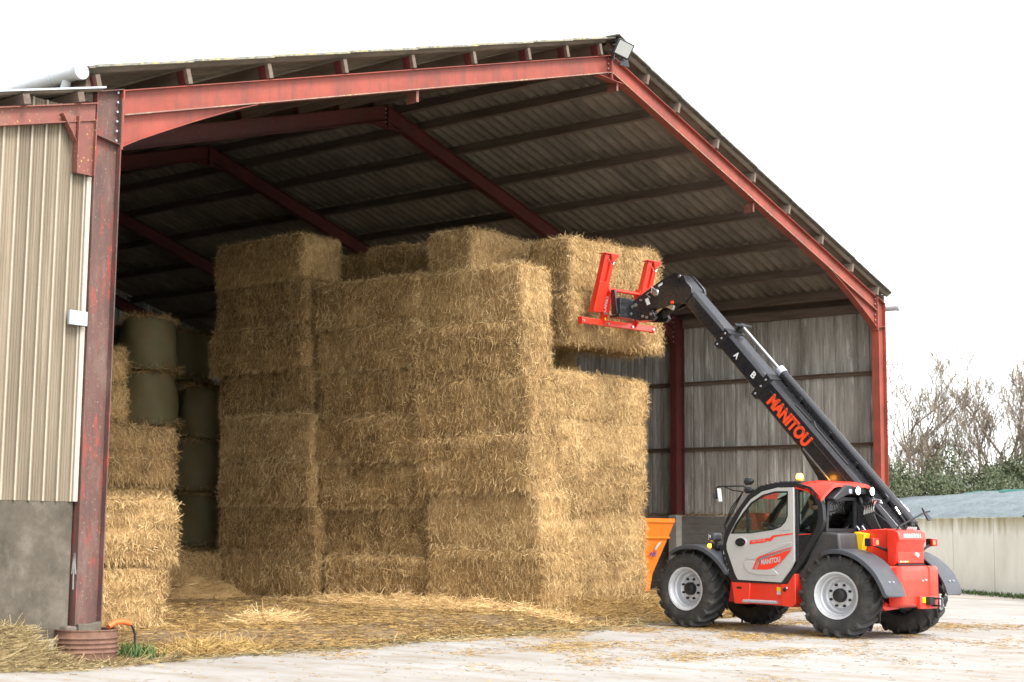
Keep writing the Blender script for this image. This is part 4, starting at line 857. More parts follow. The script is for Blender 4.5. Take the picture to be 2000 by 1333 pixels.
# --- fenders
def fender(prof, lx0, lx1, name='fender'):
    o = []; th = .022; pr = []
    for a, b, c in zip(prof, prof[1:], prof[2:]): pass
    P_ = [Vector((0, a, b)) for a, b in prof]
    for _ in range(2):
        Q = [P_[0]]
        for a, b in zip(P_, P_[1:]): Q += [a*.75+b*.25, a*.25+b*.75]
        P_ = Q+[P_[-1]]
    n = len(P_); V = []; F = []
    xs_ = [lx0, lx0*.985+lx1*.015, lx0*.93+lx1*.07, lx1]; dz = [-.045, -.008, .0, .004]
    for i_, p in enumerate(P_):
        t = (P_[min(i_+1, n-1)]-P_[max(i_-1, 0)]).normalized(); nr = Vector((0, -t.z, t.y)); nr = nr if nr.dot(p-Vector((0, sum(q.y for q in P_)/n, .6))) > 0 else -nr
        e = 1-.18*math.exp(-i_/2.)-.18*math.exp(-(n-1-i_)/2.)
        for x, d_ in zip(xs_, dz): xx = lx1+(x-lx1)*e; V.append((xx, *(p+nr*d_)[1:]))
        for x, d_ in zip(xs_, dz): xx = lx1+(x-lx1)*e; V.append((xx, *(p+nr*(d_-th))[1:]))
    m = 8
    for i_ in range(n-1):
        for j in range(3): F += [(i_*m+j, (i_+1)*m+j, (i_+1)*m+j+1, i_*m+j+1), (i_*m+4+j, i_*m+5+j, (i_+1)*m+5+j, (i_+1)*m+4+j)]
        F += [(i_*m, i_*m+4, (i_+1)*m+4, (i_+1)*m), (i_*m+3, (i_+1)*m+3, (i_+1)*m+7, i_*m+7)]
    for e in (0, (n-1)*m): F += [(e, e+1, e+5, e+4), (e+1, e+2, e+6, e+5), (e+2, e+3, e+7, e+6)]
    ob = G().add(V, F).build(name, 'fender_grey', T, smooth=50); return ob, P_
FR = [(.26, 1.255), (.05, 1.315), (-.18, 1.315), (-.46, 1.225), (-.72, 1.03), (-.86, .82), (-.92, .64)]; FF = [(3.26, 1.18), (3.08, 1.30), (2.84, 1.35), (2.58, 1.345), (2.32, 1.24), (2.10, 1.07), (1.99, .90)]
for prof in (FR, FF):
    for lx0, lx1 in ((-1.13, -.64), (.88, .44)):
        fo, P_ = fender(prof, lx0, lx1); sgn = -1 if lx0 < 0 else 1; g = G(); p = P_[int(len(P_)*.78)]
        for dx in (-.05, .05): g.lathe([(0, -.02), (.014, -.02), (.014, .02), (0, .02)], ((lx0+lx1)/2+dx, p.y, p.z), 'y', 8)
        g.build('bolt', 'galvanised', fo)
        g = G(); q = P_[int(len(P_)*.4)]; g.bar((lx1+.0, q.y, q.z-.03), (sgn*.45, q.y, q.z-.25), .05, .03); g.build('stay', 'black_plastic', fo, smooth=0)
# --- chassis and axles
G().prism([(3.25, .55), (3.25, .92), (2.2, 1.0), (.3, 1.0), (-.5, .95), (-.5, .55), (.4, .42), (2.4, .42)], -.46, .46).build('chassis', 'dark_red', T, bevel=.02)
for ly in (0, 2.88): G().tube([(-.78, ly, .628), (-.45, ly, .628), (-.2, ly, .63), (.2, ly, .63), (.45, ly, .628), (.78, ly, .628)], [.10, .10, .17, .17, .10, .10], 12).build('axle', 'black_plastic', T)
G().prism([(.35, .45), (.35, .98), (2.02, .98), (2.10, .45)], -.95, -.47).build('frame_side', 'dark_red', T, bevel=.01)
G().prism([(.45, .55), (.45, 1.18), (.7, 1.22), (2.1, 1.16), (2.3, 1.0), (2.3, .55)], .50, .95).build('engine_cover', 'loader_red', T, bevel=.05)
# --- skirt with step
sk = G().prism([(1.94, .765), (1.93, .70), (1.88, .435), (1.60, .435), (1.56, .765)], -1.075, -.80).build('side_skirt', 'loader_red', T, bevel=.012)
G().prism([(.985, .765), (.96, .43), (.775, .42), (.70, .48), (.705, .93), (.735, .925), (.86, .765)], -1.075, -.80).build('side_skirt', 'loader_red', T, bevel=.012)
G().prism([(1.57, .765), (1.60, .44), (.955, .435), (.98, .765)], -1.03, -.82).build('skirt_panel', 'loader_red', T, bevel=.006)
G().bx(-1.078, -1.07, 1.73, 1.83, .665, .70).build('grip_slot', 'hub_black', T, bevel=.008)
g = G(); g.bx(-1.105, -1.0, 1.06, 1.70, .462, .487)
for q in range(15): g.prism([(1.075+q*.042, .487), (1.10+q*.042, .487), (1.0875+q*.042, .507)], -1.105, -1.02)
g.build('step_tread', 'galvanised', T, smooth=0)
G().lathe([(0, -.02), (.027, -.02), (.03, 0)], (-1.075, .90, .68), 'x', 14).build('filler_cap', 'hub_black', T)
for y0, y1, z0, z1, m_ in ((.80, .845, .70, .722, 'red_print'), (.845, .875, .70, .722, 'white_print'), (.875, .905, .70, .722, 'blue_print'), (1.01, 1.085, .655, .715, 'yellow_paint'), (1.01, 1.085, .60, .652, 'silver_print')): G().bx(-1.079 if y0 < .95 else -1.034, -1.07 if y0 < .95 else -1.029, y0, y1, z0, z1).build('decal', m_, T, smooth=0)
# --- cab
frame_o = [(1.92, .765), (2.06, 1.10), (2.115, 1.30), (2.09, 1.50), (2.03, 1.62), (1.84, 1.88), (1.60, 2.14), (1.38, 2.27), (1.02, 2.325), (.67, 2.31), (.42, 2.245), (.27, 2.12), (.20, 1.96), (.185, 1.72), (.25, 1.58), (.57, 1.11), (.77, .87), (.87, .765)]
frame_i = [(1.83, .80), (1.96, 1.05), (2.04, 1.30), (2.01, 1.45), (1.92, 1.62), (1.72, 1.91), (1.53, 2.09), (1.32, 2.20), (1.02, 2.255), (.67, 2.24), (.48, 2.19), (.35, 2.08), (.29, 1.95), (.275, 1.74), (.33, 1.62), (.64, 1.15), (.82, .92), (.96, .80)]
CX = (1.15, 1.5)
cf = ring(frame_o, frame_i, CX, -1.06, -.985).build('cab_frame', 'black_plastic', T, bevel=.010, smooth=40)
ring(frame_o, frame_i, CX, -.17, -.10).build('cab_frame', 'black_plastic', T, bevel=.010, smooth=40)
door_o = [(1.80, .805), (1.86, .90), (1.955, 1.12), (2.02, 1.28), (2.025, 1.36), (1.98, 1.48), (1.90, 1.61), (1.70, 1.90), (1.53, 2.07), (1.31, 2.185), (1.02, 2.24), (.715, 2.24), (.715, 1.12), (.80, .98), (.97, .79)]
door_i = [(1.935, 1.525), (1.84, 1.68), (1.68, 1.86), (1.53, 2.015), (1.30, 2.135), (1.06, 2.185), (.815, 2.185), (.825, 1.80), (.87, 1.71), (.96, 1.635), (1.10, 1.59), (1.55, 1.535), (1.80, 1.53)]
dr_ = ring(door_o, door_i, (1.35, 1.78), -1.085, -1.045).build('door', 'door_grey', T, bevel=.012, smooth=40)
tr_in = [(a+(1.35-a)*.035, b+(1.78-b)*.06) for a, b in door_i]
ring(door_i, tr_in, (1.35, 1.78), -1.088, -1.05).build('window_trim', 'black_plastic', dr_, smooth=40)
G().prism(door_i, -1.069, -1.064).build('window_pane', 'glass', dr_, smooth=0)
G().bx(-1.087, -1.05, 1.590, 1.618, 1.535, 1.91).build('window_divider', 'black_plastic', dr_, smooth=0)
# pressed recess, handle, decals on the door
G().prism(smoothpoly([(1.70, 1.08), (1.60, .90), (1.05, .885), (1.00, .93), (1.22, 1.06), (1.55, 1.12)], 2), -1.098, -1.08).build('pressing', 'door_grey', dr_, bevel=.010)
G().prism(smoothpoly([(1.66, 1.14), (1.60, 1.18), (1.05, 1.36), (.76, 1.42), (.76, 1.38), (1.1, 1.28), (1.45, 1.12)], 1), -1.094, -1.08).build('pressing', 'door_grey', dr_, bevel=.009)
g = G(); g.v = []; a_ = [(1.735+.125*math.cos(t*.2618), 1.395+.088*math.sin(t*.2618)) for t in range(24)]; g.prism(a_, -1.096, -1.08); g.build('handle_surround', 'door_grey', dr_, bevel=.01)
a_ = [(1.735+.100*math.cos(t*.2618), 1.393+.066*math.sin(t*.2618)) for t in range(24)]; G().prism(a_, -1.099, -1.09).build('handle_cup', 'hub_black', dr_); G().bx(-1.112, -1.098, 1.66, 1.81, 1.382, 1.405).build('handle', 'black_plastic', dr_, bevel=.005)
def decal(poly, mat, x=-1.0865, par=None): return G().prism(poly, x-.0022, x).build('decal', mat, par or dr_, smooth=0)
decal([(1.56, 1.365), (1.545, 1.425), (1.17, 1.468), (1.235, 1.408), (1.30, 1.392)], 'red_print'); decal([(1.22, 1.418), (1.115, 1.505), (.73, 1.545), (.73, 1.527), (1.07, 1.482), (1.15, 1.415)], 'red_print')
lettering('lettering', 'MLT 737-115', (-1.0895, 1.50, 1.394), (0, -1, .10), (0, .05, 1), .25, .030, 'silver_print', dr_, .02, .2)
lettering('lettering', 'COMFORT', (-1.0875, .98, 1.572), (0, -1, .03), (0, 0, 1), .20, .014, 'grey_print', dr_, .02)
LX = -1.0985
decal([(1.50, .975), (1.41, 1.15), (1.36, 1.18), (.74, 1.335), (.735, 1.325), (1.335, 1.165), (1.385, 1.135), (1.46, .975)], 'red_print', LX); decal([(1.45, .975), (1.378, 1.13), (1.33, 1.158), (.76, 1.318), (.77, 1.308), (1.32, 1.142), (1.36, 1.12), (1.43, .975)], 'grey_print', LX)
decal([(1.42, .975), (1.352, 1.118), (1.31, 1.134), (.74, 1.30), (.95, 1.10), (1.12, 1.0), (1.22, .978)], 'red_print', LX)
lettering('lettering', 'MANITOU', (LX-.0045, 1.325, 1.045), (0, -1, .155), (0, .06, 1), .375, .085, 'silver_print', dr_, .035, .08)
# quarter window and lower panel behind the door
qg = [(.66, 2.20), (.52, 2.19), (.40, 2.13), (.315, 2.0), (.30, 1.80), (.36, 1.63), (.41, 1.545), (.69, 1.535), (.69, 2.2)]
G().prism(qg, -1.035, -1.030).build('quarter_window', 'glass', T, smooth=0); G().prism([(.69, 1.53), (.40, 1.545), (.62, 1.20), (.69, 1.12)], -1.04, -1.02).build('quarter_panel', 'boom_black', T, smooth=0)
G().bx(-1.055, -1.0, .655, .705, 1.10, 2.25).build('door_post', 'black_plastic', T, bevel=.006); decal([(.69, 1.524), (.42, 1.542), (.425, 1.532), (.69, 1.512)], 'red_print', -1.041, T)
G().prism([p for p in frame_i if p[1] > 1.2]+[(.69, 1.2), (1.9, 1.2)], -.14, -.135).build('side_window', 'glass', T, smooth=0)
G().prism([(1.86, .8), (2.0, 1.2), (.7, 1.2), (.9, .8)], -.15, -.11).build('side_panel', 'panel_dark', T, smooth=0)
# windscreen, roof, grille
ws_ = [(2.08, 1.42), (2.02, 1.60), (1.83, 1.86), (1.60, 2.11)]; g = G()
for (a, b), (c, d_) in zip(ws_, ws_[1:]): g.add([(-.99, a, b), (-.16, a, b), (-.16, c, d_), (-.99, c, d_), (-.99, a-.006, b-.005), (-.16, a-.006, b-.005), (-.16, c-.006, d_-.005), (-.99, c-.006, d_-.005)], [(0, 1, 2, 3), (7, 6, 5, 4)])
g.build('windscreen', 'glass', T, smooth=0)
G().prism([(2.11, 1.30), (2.09, 1.44), (2.05, 1.44), (2.07, 1.30), (1.9, .8), (1.95, .8)], -.985, -.17).build('cab_nose', 'black_plastic', T, bevel=.01)
rf = [(1.62, 2.10), (1.39, 2.245), (1.02, 2.30), (.66, 2.30)]; g = G()
for (a, b), (c, d_) in zip(rf, rf[1:]):
    g.bar((-.99, a, b), (-.99, c, d_), .05, .05).bar((-.16, a, b), (-.16, c, d_), .05, .05)
for q in range(13):
    t = q/12*2.999; i_ = int(t); f = t-i_; y_, z_ = rf[i_][0]*(1-f)+rf[i_+1][0]*f, rf[i_][1]*(1-f)+rf[i_+1][1]*f; g.bar((-1.0, y_, z_+.030), (-.15, y_, z_+.030), .022, .028)
g.build('roof_guard', 'black_plastic', T, smooth=0); g = G()
for (a, b), (c, d_) in zip(rf, rf[1:]): g.add([(-.97, a, b-.02), (-.17, a, b-.02), (-.17, c, d_-.02), (-.97, c, d_-.02)], [(0, 1, 2, 3)])
g.build('roof_window', 'glass', T, smooth=0)
# red roof: curved shell, sampled across
V = []; F = []; nx2, ny2 = 14, 14
for i_ in range(nx2+1):
    u = i_/nx2; x = -1.06+u*.98
    for j_ in range(ny2+1):
        v_ = j_/ny2; yb = .02+.03*math.sin(u*math.pi)+.20*(1-u)**3; y_ = .70+(yb-.70)*v_; z = 2.335+.02*math.sin(v_*math.pi)-.03*v_**3-(.06+.17*v_**1.2)*max(0, 1-u*4.0)**1.3-.05*max(0, (u-.85)/.15)**2; V.append((x, y_, z))
nV = len(V); V += [(x, y_, z-.055) for x, y_, z in V]; w1 = ny2+1
for i_ in range(nx2):
    for j_ in range(ny2): a = i_*w1+j_; F += [(a, a+w1, a+w1+1, a+1), (nV+a, nV+a+1, nV+a+w1+1, nV+a+w1)]
for i_ in range(nx2):
    for j_ in (0, ny2): a = i_*w1+j_; F.append((a, a+w1, nV+a+w1, nV+a))
for j_ in range(ny2):
    for i_ in (0, nx2): a = i_*w1+j_; F.append((a, a+1, nV+a+1, nV+a))
G().add(V, F).build('roof', 'loader_red', T, smooth=50)
G().prism([(-.66, 2.28), (-.06, 2.285), (-.05, 2.15), (-.60, 2.13), (-.92, 2.02), (-.98, 2.07)], .06, .22, 'y').build('light_housing', 'black_plastic', T, bevel=.02)
for lx in (-.46, -.10):
    wl_ = empty('work_light', (lx, .02, 2.195), 0, T); G().lathe([(.03, .10), (.062, .05), (.068, -.03), (.060, -.035)], (0, 0, 0), 'y', 20).build('housing', 'black_plastic', wl_); G().lathe([(0, -.038), (.045, -.034), (.060, -.026)], (0, 0, 0), 'y', 20).build('lens', 'worklight', wl_)
G().bx(-.60, -.53, .045, .08, 2.15, 2.22).build('camera_bracket', 'galvanised', T, bevel=.004)
bc = empty('beacon', (-.55, 1.0, 2.36), 0, T); G().lathe([(0, 0), (.06, 0), (.06, .03), (.05, .035)], (0, 0, 0), 'z', 16).build('base', 'amber_lens', bc); G().lathe([(.052, .03), (.052, .09), (.035, .115), (0, .12)], (0, 0, 0), 'z', 18).build('dome', 'beacon', bc)
# rear of the cab
rw = [(-.96, 1.57), (-.19, 1.57), (-.17, 2.10), (-.90, 2.10)]; rwi = [(-.90, 1.62), (-.25, 1.62), (-.23, 2.05), (-.86, 2.05)]
g = ring(rw, rwi, (-.55, 1.83), .215, .27); g.v = [(b, a, c) for a, b, c in g.v]; g.build('rear_window_frame', 'black_plastic', T, bevel=.008, smooth=40)
G().prism(rwi, .24, .245, 'y').build('rear_window', 'glass', T, smooth=0)
G().prism([(.34, 1.57), (-.02, 1.55), (-.05, 1.30), (.02, 1.02), (.35, .80), (.78, .86), (.57, 1.11)], -.985, -.42).build('rear_cab_panel', 'panel_dark', T, bevel=.03)
G().tube([(-.17, .17, 2.10), (-.12, .12, 1.9), (-.13, .12, 1.72), (-.22, .14, 1.54)], .028, 10).build('conduit', 'black_plastic', T)
# cab interior
G().bx(-.98, -.18, .35, 1.95, .93, .99).build('cab_floor', 'panel_dark', T, smooth=0)
st_ = empty('seat', (-.58, .72, 0), 0, T); G().prism([(-.24, 1.18), (.28, 1.20), (.30, 1.32), (-.22, 1.30)], -.25, .25).build('cushion', 'seat_fabric', st_, bevel=.04); G().prism([(-.24, 1.28), (-.12, 1.30), (-.22, 1.82), (-.32, 1.80)], -.23, .23).build('backrest', 'seat_fabric', st_, bevel=.04); G().bx(-.18, .18, -.18, .2, .99, 1.19).build('pedestal', 'black_plastic', st_)
for s in (-1, 1): G().bx(s*.29-.03, s*.29+.03, -.15, .22, 1.46, 1.51).build('armrest', 'black_plastic', st_, bevel=.01)
ds = G().prism([(1.98, 1.0), (2.02, 1.42), (1.80, 1.50), (1.70, 1.35), (1.78, 1.0)], -.85, -.25).build('dashboard', 'panel_dark', T, bevel=.03)
sw = empty('steering_wheel', (-.58, 1.56, 1.62), 0, T); sw.rotation_euler = (R(32), 0, 0)
G().lathe([(.165+.016*math.cos(a*.785), .016*math.sin(a*.785)) for a in range(8)], (0, 0, 0), 'z', 28, True).build('rim', 'black_plastic', sw); G().bar((-.16, 0, 0), (.16, 0, 0), .03, .015).bar((0, 0, 0), (0, -.16, 0), .03, .015, (0, 0, 1)).lathe([(0, .02), (.05, .015), (.05, -.03), (0, -.03)], (0, 0, 0), 'z', 14).build('spokes', 'black_plastic', sw); G().tube([(0, 0, -.03), (0, .02, -.35)], .04, 10).build('column', 'black_plastic', sw)
G().bar((-.30, 1.55, 1.25), (-.20, 1.0, 2.15), .07, .07).build('inner_pillar', 'black_plastic', T, bevel=.01); G().box((-.28, 1.25, 1.75), (.03, .12, .20)).build('inner_mirror', 'silver_print', T, bevel=.01)
# mirrors, front lamps
mi = empty('door_mirror', (-1.05, 1.7, 2.28), 0, T); G().tube([(.02, -.08, -.05), (0, 0, 0), (-.01, .30, .0), (-.01, .50, .0), (-.01, .54, -.03), (-.01, .55, -.14), (-.01, .56, -.20)], .013, 8).build('arm', 'black_plastic', mi); G().tube([(.0, .02, -.09), (-.005, .22, -.065), (-.01, .38, -.005)], .010, 8).build('brace', 'black_plastic', mi); G().box((-.01, .475, -.14), (.085, .03, .22), Matrix.Rotation(R(-8), 3, 'X')).build('housing', 'silver_print', mi, bevel=.012); G().box((-.01, .525, -.15), (.17, .02, .10)).build('clamp', 'black_plastic', mi, bevel=.006)
for z, r_ in ((2.355, .055), (2.215, .05)): fl_ = G().lathe([(.02, -.09), (r_, -.04), (r_*1.05, .05), (r_*.9, .06), (0, .055)], (-.93, 1.69, z), 'y', 16).build('front_work_light', 'black_plastic', T)
for q in range(3): G().tube([(-1.0+.03*q, 2.09+.01*q, 1.50), (-1.02+.03*q, 2.12+.015*q, 1.66), (-1.0+.03*q, 1.98, 1.95-.02*q), (-.98, 1.76, 2.20)], .009, 6).build('cable', 'rubber', T)
hl = empty('headlight', (-.86, 2.44, 1.33), 0, T); G().box((0, 0, .14), (.20, .15, .14)).build('housing', 'fender_grey', hl, bevel=.045, seg=3); G().box((0, .078, .14), (.15, .012, .10)).build('lens', 'lamp_glass', hl, bevel=.02); G().box((-.103, .03, .145), (.012, .05, .05)).build('side_lens', 'lamp_glass', hl, bevel=.006); G().box((0, -.02, .045), (.04, .05, .08)).build('stalk', 'black_plastic', hl); G().box((0, -.04, -.01), (.16, .16, .085)).build('base', 'black_plastic', hl, bevel=.015); G().box((-.03, .05, .0), (.12, .07, .06)).build('indicator', 'indicator', hl, bevel=.012)
hl2 = copy_tree(hl, T); hl2.location = (.86, 2.44, 1.33)
G().prism([(2.15, 1.36), (2.19, 1.34), (2.06, .90), (1.98, .80), (1.93, .82)], -1.05, -.99).build('grab_rail', 'black_plastic', T, bevel=.008); 
for q in range(4): G().bx(-1.056, -1.05, 2.10-.033*q-.012, 2.10-.033*q+.012, 1.20-.085*q, 1.265-.085*q).build('reflector', 'silver_print', T, smooth=0)
# --- rear body
rb = G().prism([(.34, 1.30), (.27, 1.53), (-.03, 1.60), (-.45, 1.625), (-.60, 1.60), (-.62, 1.05), (-.47, .49), (-.14, .48), (.2, .75)], -.40, -.06).build('rear_side_panel', 'loader_red', T, bevel=.018)
G().prism([(.34, 1.20), (.2, 1.48), (-.22, 1.50), (-.26, 1.05), (-.2, .6), (.2, .6)], .50, .78).build('rear_side_panel', 'loader_red', T, bevel=.02)
G().prism([(-.50, 1.06), (-.50, 1.585), (-.56, 1.612), (-.66, 1.60), (-.705, 1.56), (-.725, 1.46), (-.685, 1.40), (-.66, 1.13), (-.62, 1.08)], -.36, .33).build('rear_hood', 'loader_red', T, bevel=.015)
G().bx(-.345, .315, -.682, -.64, 1.115, 1.28).build('rear_hatch', 'loader_red', T, bevel=.006); G().bx(-.355, .325, -.690, -.63, 1.083, 1.107).build('hood_gap', 'hub_black', T, smooth=0)
G().lathe([(0, -.03), (.035, -.03), (.045, 0)], (.12, -.682, 1.235), 'y', 14).build('lock', 'galvanised', T)
for q in range(4): G().bx(-.30+q*.055, -.255+q*.055, -.6845, -.682, 1.128, 1.148).build('decal', 'yellow_paint' if q % 2 else 'white_print', T, smooth=0)
lettering('lettering', 'MANITOU', (-.235, -.7205, 1.478), (1, 0, 0), (0, .15, 1), .43, .075, 'white_print', T, .03)
for x in (-.15, .15): G().lathe([(0, -.02), (.022, -.02), (.022, 0)], (x, -.66, 1.415), 'y', 10).build('hinge', 'hub_black', T)
cw = smoothpoly([(-.56, -.60), (-.56, -.82), (-.50, -.88), (-.03, -.88), (.0, -.845), (.13, -.845), (.16, -.90), (.34, -.90), (.38, -.86), (.38, -.60)], 1)
n = len(cw); g = G(); lv = [(.47, .86), (.52, .97), (.60, 1.0), (1.0, 1.0), (1.05, .98), (1.075, .92)]
V = [((x+.09)*f-.09, -.60+(y_+.60)*(f if z > .5 else f*.8), z) for z, f in lv for x, y_ in cw]; F = [tuple(range(n))[::-1], tuple(range((len(lv)-1)*n, len(lv)*n))]+[(k*n+i_, k*n+(i_+1) % n, (k+1)*n+(i_+1) % n, (k+1)*n+i_) for k in range(len(lv)-1) for i_ in range(n)]
cwo = g.add(V, F).build('counterweight', 'loader_red', T, smooth=35)
for x, z in ((-.02, .86), (.09, .87)): G().lathe([(0, -.02), (.016, -.02), (.018, 0)], (x, -.86 if x < 0 else -.845, z), 'y', 10).build('plug', 'silver_print', cwo)
G().prism([(-.64, .47), (-.60, .55), (-.44, .52), (-.20, .44), (-.55, .42)], -.60, -.45, 'y').build('lower_lip', 'loader_red', T, bevel=.01)
ht = empty('tow_hitch', (-.02, -.9, .57), 0, T); G().bx(-.16, .28, -.04, .04, -.12, .07).build('plate', 'loader_red', ht, bevel=.02); G().bx(-.04, .08, -.12, -.04, -.06, .06).build('block', 'hub_black', ht, bevel=.008); G().bx(.08, .25, -.20, -.06, .02, .045).bx(.08, .25, -.20, -.06, -.085, -.06).build('jaw', 'hub_black', ht, bevel=.008); G().lathe([(0, -.12), (.018, -.12), (.018, .08), (.028, .085), (.028, .10), (0, .10)], (.17, -.14, 0), 'z', 12).build('pin', 'steel', ht)
g = G(); g.tube([(.11+.035*math.cos(a*.42), -.20-.01*math.sin(a), -.04+.09*math.sin(a*.42)) for a in range(16)], .005, 6); g.build('lanyard', 'steel', ht); G().bx(-.13, -.05, -.05, -.04, -.03, .05).build('socket', 'yellow_paint', ht, bevel=.004)
# lamps, latch, chock, mirror stalk
for s, px_ in ((-1, -.74), (1, .80)):
    tl_ = empty('tail_lamp', (px_, -.42, 1.42), 0, T); G().box((-.02 if s < 0 else .02, .02, 0), (.08, .12, .12)).build('housing', 'hub_black', tl_, bevel=.015); G().box((.0, -.055, 0), (.13, .05, .115)).build('lens', 'red_lens', tl_, bevel=.01); G().box((.035*-s, -.083, .0), (.05, .012, .07)).build('lit_segment', 'tail', tl_, bevel=.004); G().tube([(0, .0, -.03), (-s*.12, -.02, -.06), (-s*.30, -.05, -.115), (-s*.37, -.06, -.12)], .022, 8).build('arm', 'hub_black', tl_)
G().lathe([(0, -.012), (.05, -.012), (.055, 0)], (-.402, -.50, 1.30), 'x', 14).build('arm_socket', 'hub_black', T)
G().prism(smoothpoly([(-.56, 1.55), (-.47, 1.55), (-.47, 1.37), (-.56, 1.37)], 2), -.408, -.39).build('latch', 'hub_black', T); G().lathe([(0, -.03), (.028, -.025), (.03, 0)], (-.405, -.515, 1.41), 'x', 12).build('latch_knob', 'silver_print', T)
G().prism([(.02, 1.575), (-.18, 1.545), (-.09, 1.25), (.09, 1.285)], -.54, -.41).build('wheel_chock', 'yellow_paint', T, bevel=.012)
ms_ = empty('rear_mirror', (-.33, -.64, 1.55), 0, T); G().tube([(0, 0, -.06), (0, -.01, .04), (.03, -.02, .10), (.74, -.02, .33), (.86, -.02, .345)], .013, 8).build('stalk', 'hub_black', ms_); G().prism([(.66, .40), (.72, .36), (.90, .24), (.88, .20), (.82, .20), (.72, .30)], -.03, .0, 'y').build('blade', 'fender_grey', ms_, bevel=.006); G().lathe([(0, -.04), (.022, -.03), (.022, .05), (0, .055)], (0, 0, -.04), 'z', 10).build('foot', 'hub_black', ms_)

# --- boom
BA = R(46); D_ = Vector((0, math.cos(BA), math.sin(BA))); N_ = Vector((0, -math.sin(BA), math.cos(BA))); B0 = Vector((.23, -.21, 1.60))
def bp(t, n_, x=0.): return B0+D_*t+N_*n_+Vector((x, 0, 0))
bm_ = empty('boom', (-.12, 0, 0), 0, T)
def boomsec(name, t0, t1, hh, hw, cham=.05, taper=0.):
    sec = [(-hw, -hh+cham*.5), (-hw+cham*.5, -hh), (hw-cham*.5, -hh), (hw, -hh+cham*.5), (hw, hh-cham), (hw-cham, hh), (-hw+cham, hh), (-hw, hh-cham)]
    V = [bp(t, n_, x) for t in (t0, t1) for x, n_ in sec]; return G().add(V, [tuple(range(8))[::-1], tuple(range(8, 16))]+[(i_, (i_+1) % 8, 8+(i_+1) % 8, 8+i_) for i_ in range(8)]).build(name, 'boom_black', bm_, bevel=.006)
s1 = boomsec('outer_section', -.38, 3.32, .205, .225); s2 = boomsec('middle_section', 3.3, 4.55, .160, .195); s3 = boomsec('inner_section', 4.5, 5.85, .135, .170)
for t, hh, hw in ((3.28, .235, .245), (4.50, .185, .215)):
    par = s1 if t < 4 else s2; V = [bp(t+dt, n_, x) for dt in (-.07, .07) for x, n_ in ((-hw, -hh), (hw, -hh), (hw, hh*.95), (-hw, hh*.95))]; G().add(V, [(3, 2, 1, 0), (4, 5, 6, 7)]+[(i_, (i_+1) % 4, 4+(i_+1) % 4, 4+i_) for i_ in range(4)]).build('collar', 'hub_black', par, bevel=.012)
    for n_ in (-hh*.7, 0, hh*.6): G().lathe([(0, -.012), (.018, -.012), (.02, 0)], bp(t, n_, -hw), 'x', 8).build('bolt', 'galvanised', par)
# gusset under the foot and tray lines
V = [bp(2.05, -.205, -.2), bp(1.45, -.30, -.2), bp(1.2, -.42, -.2), bp(.3, -.42, -.2), bp(.1, -.205, -.2)]; V += [v+Vector((.4, 0, 0)) for v in V]
G().add(V, [(4, 3, 2, 1, 0), (5, 6, 7, 8, 9)]+[(i_, (i_+1) % 5, 5+(i_+1) % 5, 5+i_) for i_ in range(5)]).build('gusset', 'boom_black', bm_, bevel=.008)
G().bar(bp(1.95, -.15, -.232), bp(.5, -.15, -.232), .012, .02, N_).build('guide_strip', 'steel', bm_, smooth=0); G().bar(bp(3.1, .06, -.229), bp(.2, .06, -.229), .008, .008, N_).build('weld_seam', 'panel_dark', bm_, smooth=0)
ex_ = empty('extension_ram', (0, 0, 0), 0, bm_); G().tube([bp(-.15, .285, .10), bp(3.35, .285, .10)], .075, 16).build('barrel', 'boom_black', ex_); G().tube([bp(3.33, .285, .10), bp(4.52, .285, .10)], .030, 12).build('rod', 'steel', ex_)
G().tube([bp(3.30, .285, .10), bp(3.42, .285, .10)], .088, 16).build('gland', 'galvanised', ex_); V_ = G(); V_.bar(bp(4.52, .12, .10), bp(4.52, .33, .10), .12, .08, D_); V_.tube([bp(4.52, .30, -.12), bp(4.52, .30, .30)], .028, 10); V_.build('lug', 'black_plastic', ex_, bevel=.008)
for t in (.4, 1.2, 1.9, 2.7): G().bar(bp(t, .19, .10), bp(t, .285, .10), .17, .06, D_).build('clamp', 'hub_black', ex_, bevel=.006)
G().tube([bp(2.6, .215, -.15), bp(2.2, .225, -.15), bp(2.15, .27, -.16), bp(2.05, .225, -.15), bp(1.2, .225, -.15)], .012, 6).build('pipe', 'rubber', bm_)
lettering('lettering', 'MANITOU', tuple(bp(3.02, -.135, -.2285)), -D_, N_, 1.10, .235, 'letter_orange', bm_, .055, .12)
lettering('lettering', 'A', tuple(bp(4.11, -.055, -.1985)), -D_, N_, .10, .115, 'white_print', bm_, .03); lettering('lettering', 'B', tuple(bp(3.60, -.055, -.1985)), -D_, N_, .09, .115, 'white_print', bm_, .03)
# head (goose-neck)
hd_ = [(5.03, 5.58), (5.02, 5.66), (4.93, 5.735), (4.36, 5.985), (4.03, 6.105), (3.94, 6.11), (3.85, 6.06), (3.60, 5.80), (3.585, 5.70), (3.76, 5.53), (3.95, 5.56), (4.22, 5.50), (4.45, 5.52), (4.80, 5.50), (4.98, 5.50)]
hb = G(); hb.prism(hd_, .035, .085); hb.prism(hd_, .375, .425); hb.prism([(4.6, 5.62), (4.6, 5.85), (4.36, 5.965), (4.03, 6.085), (3.94, 6.09), (3.86, 6.04), (3.62, 5.79), (3.62, 5.72), (4.0, 5.62)], .085, .375); ho = hb.build('head', 'boom_black', bm_, bevel=.008)
for a, b, r_ in ((4.90, 5.62, .035), (4.78, 5.70, .022), (3.86, 6.03, .025), (3.78, 5.98, .05), (4.97, 5.60, .03)): G().lathe([(0, -.025), (r_, -.02), (r_*1.05, 0)], (.035, a, b), 'x', 14).build('pin', 'steel' if r_ < .04 else 'hub_black', ho)
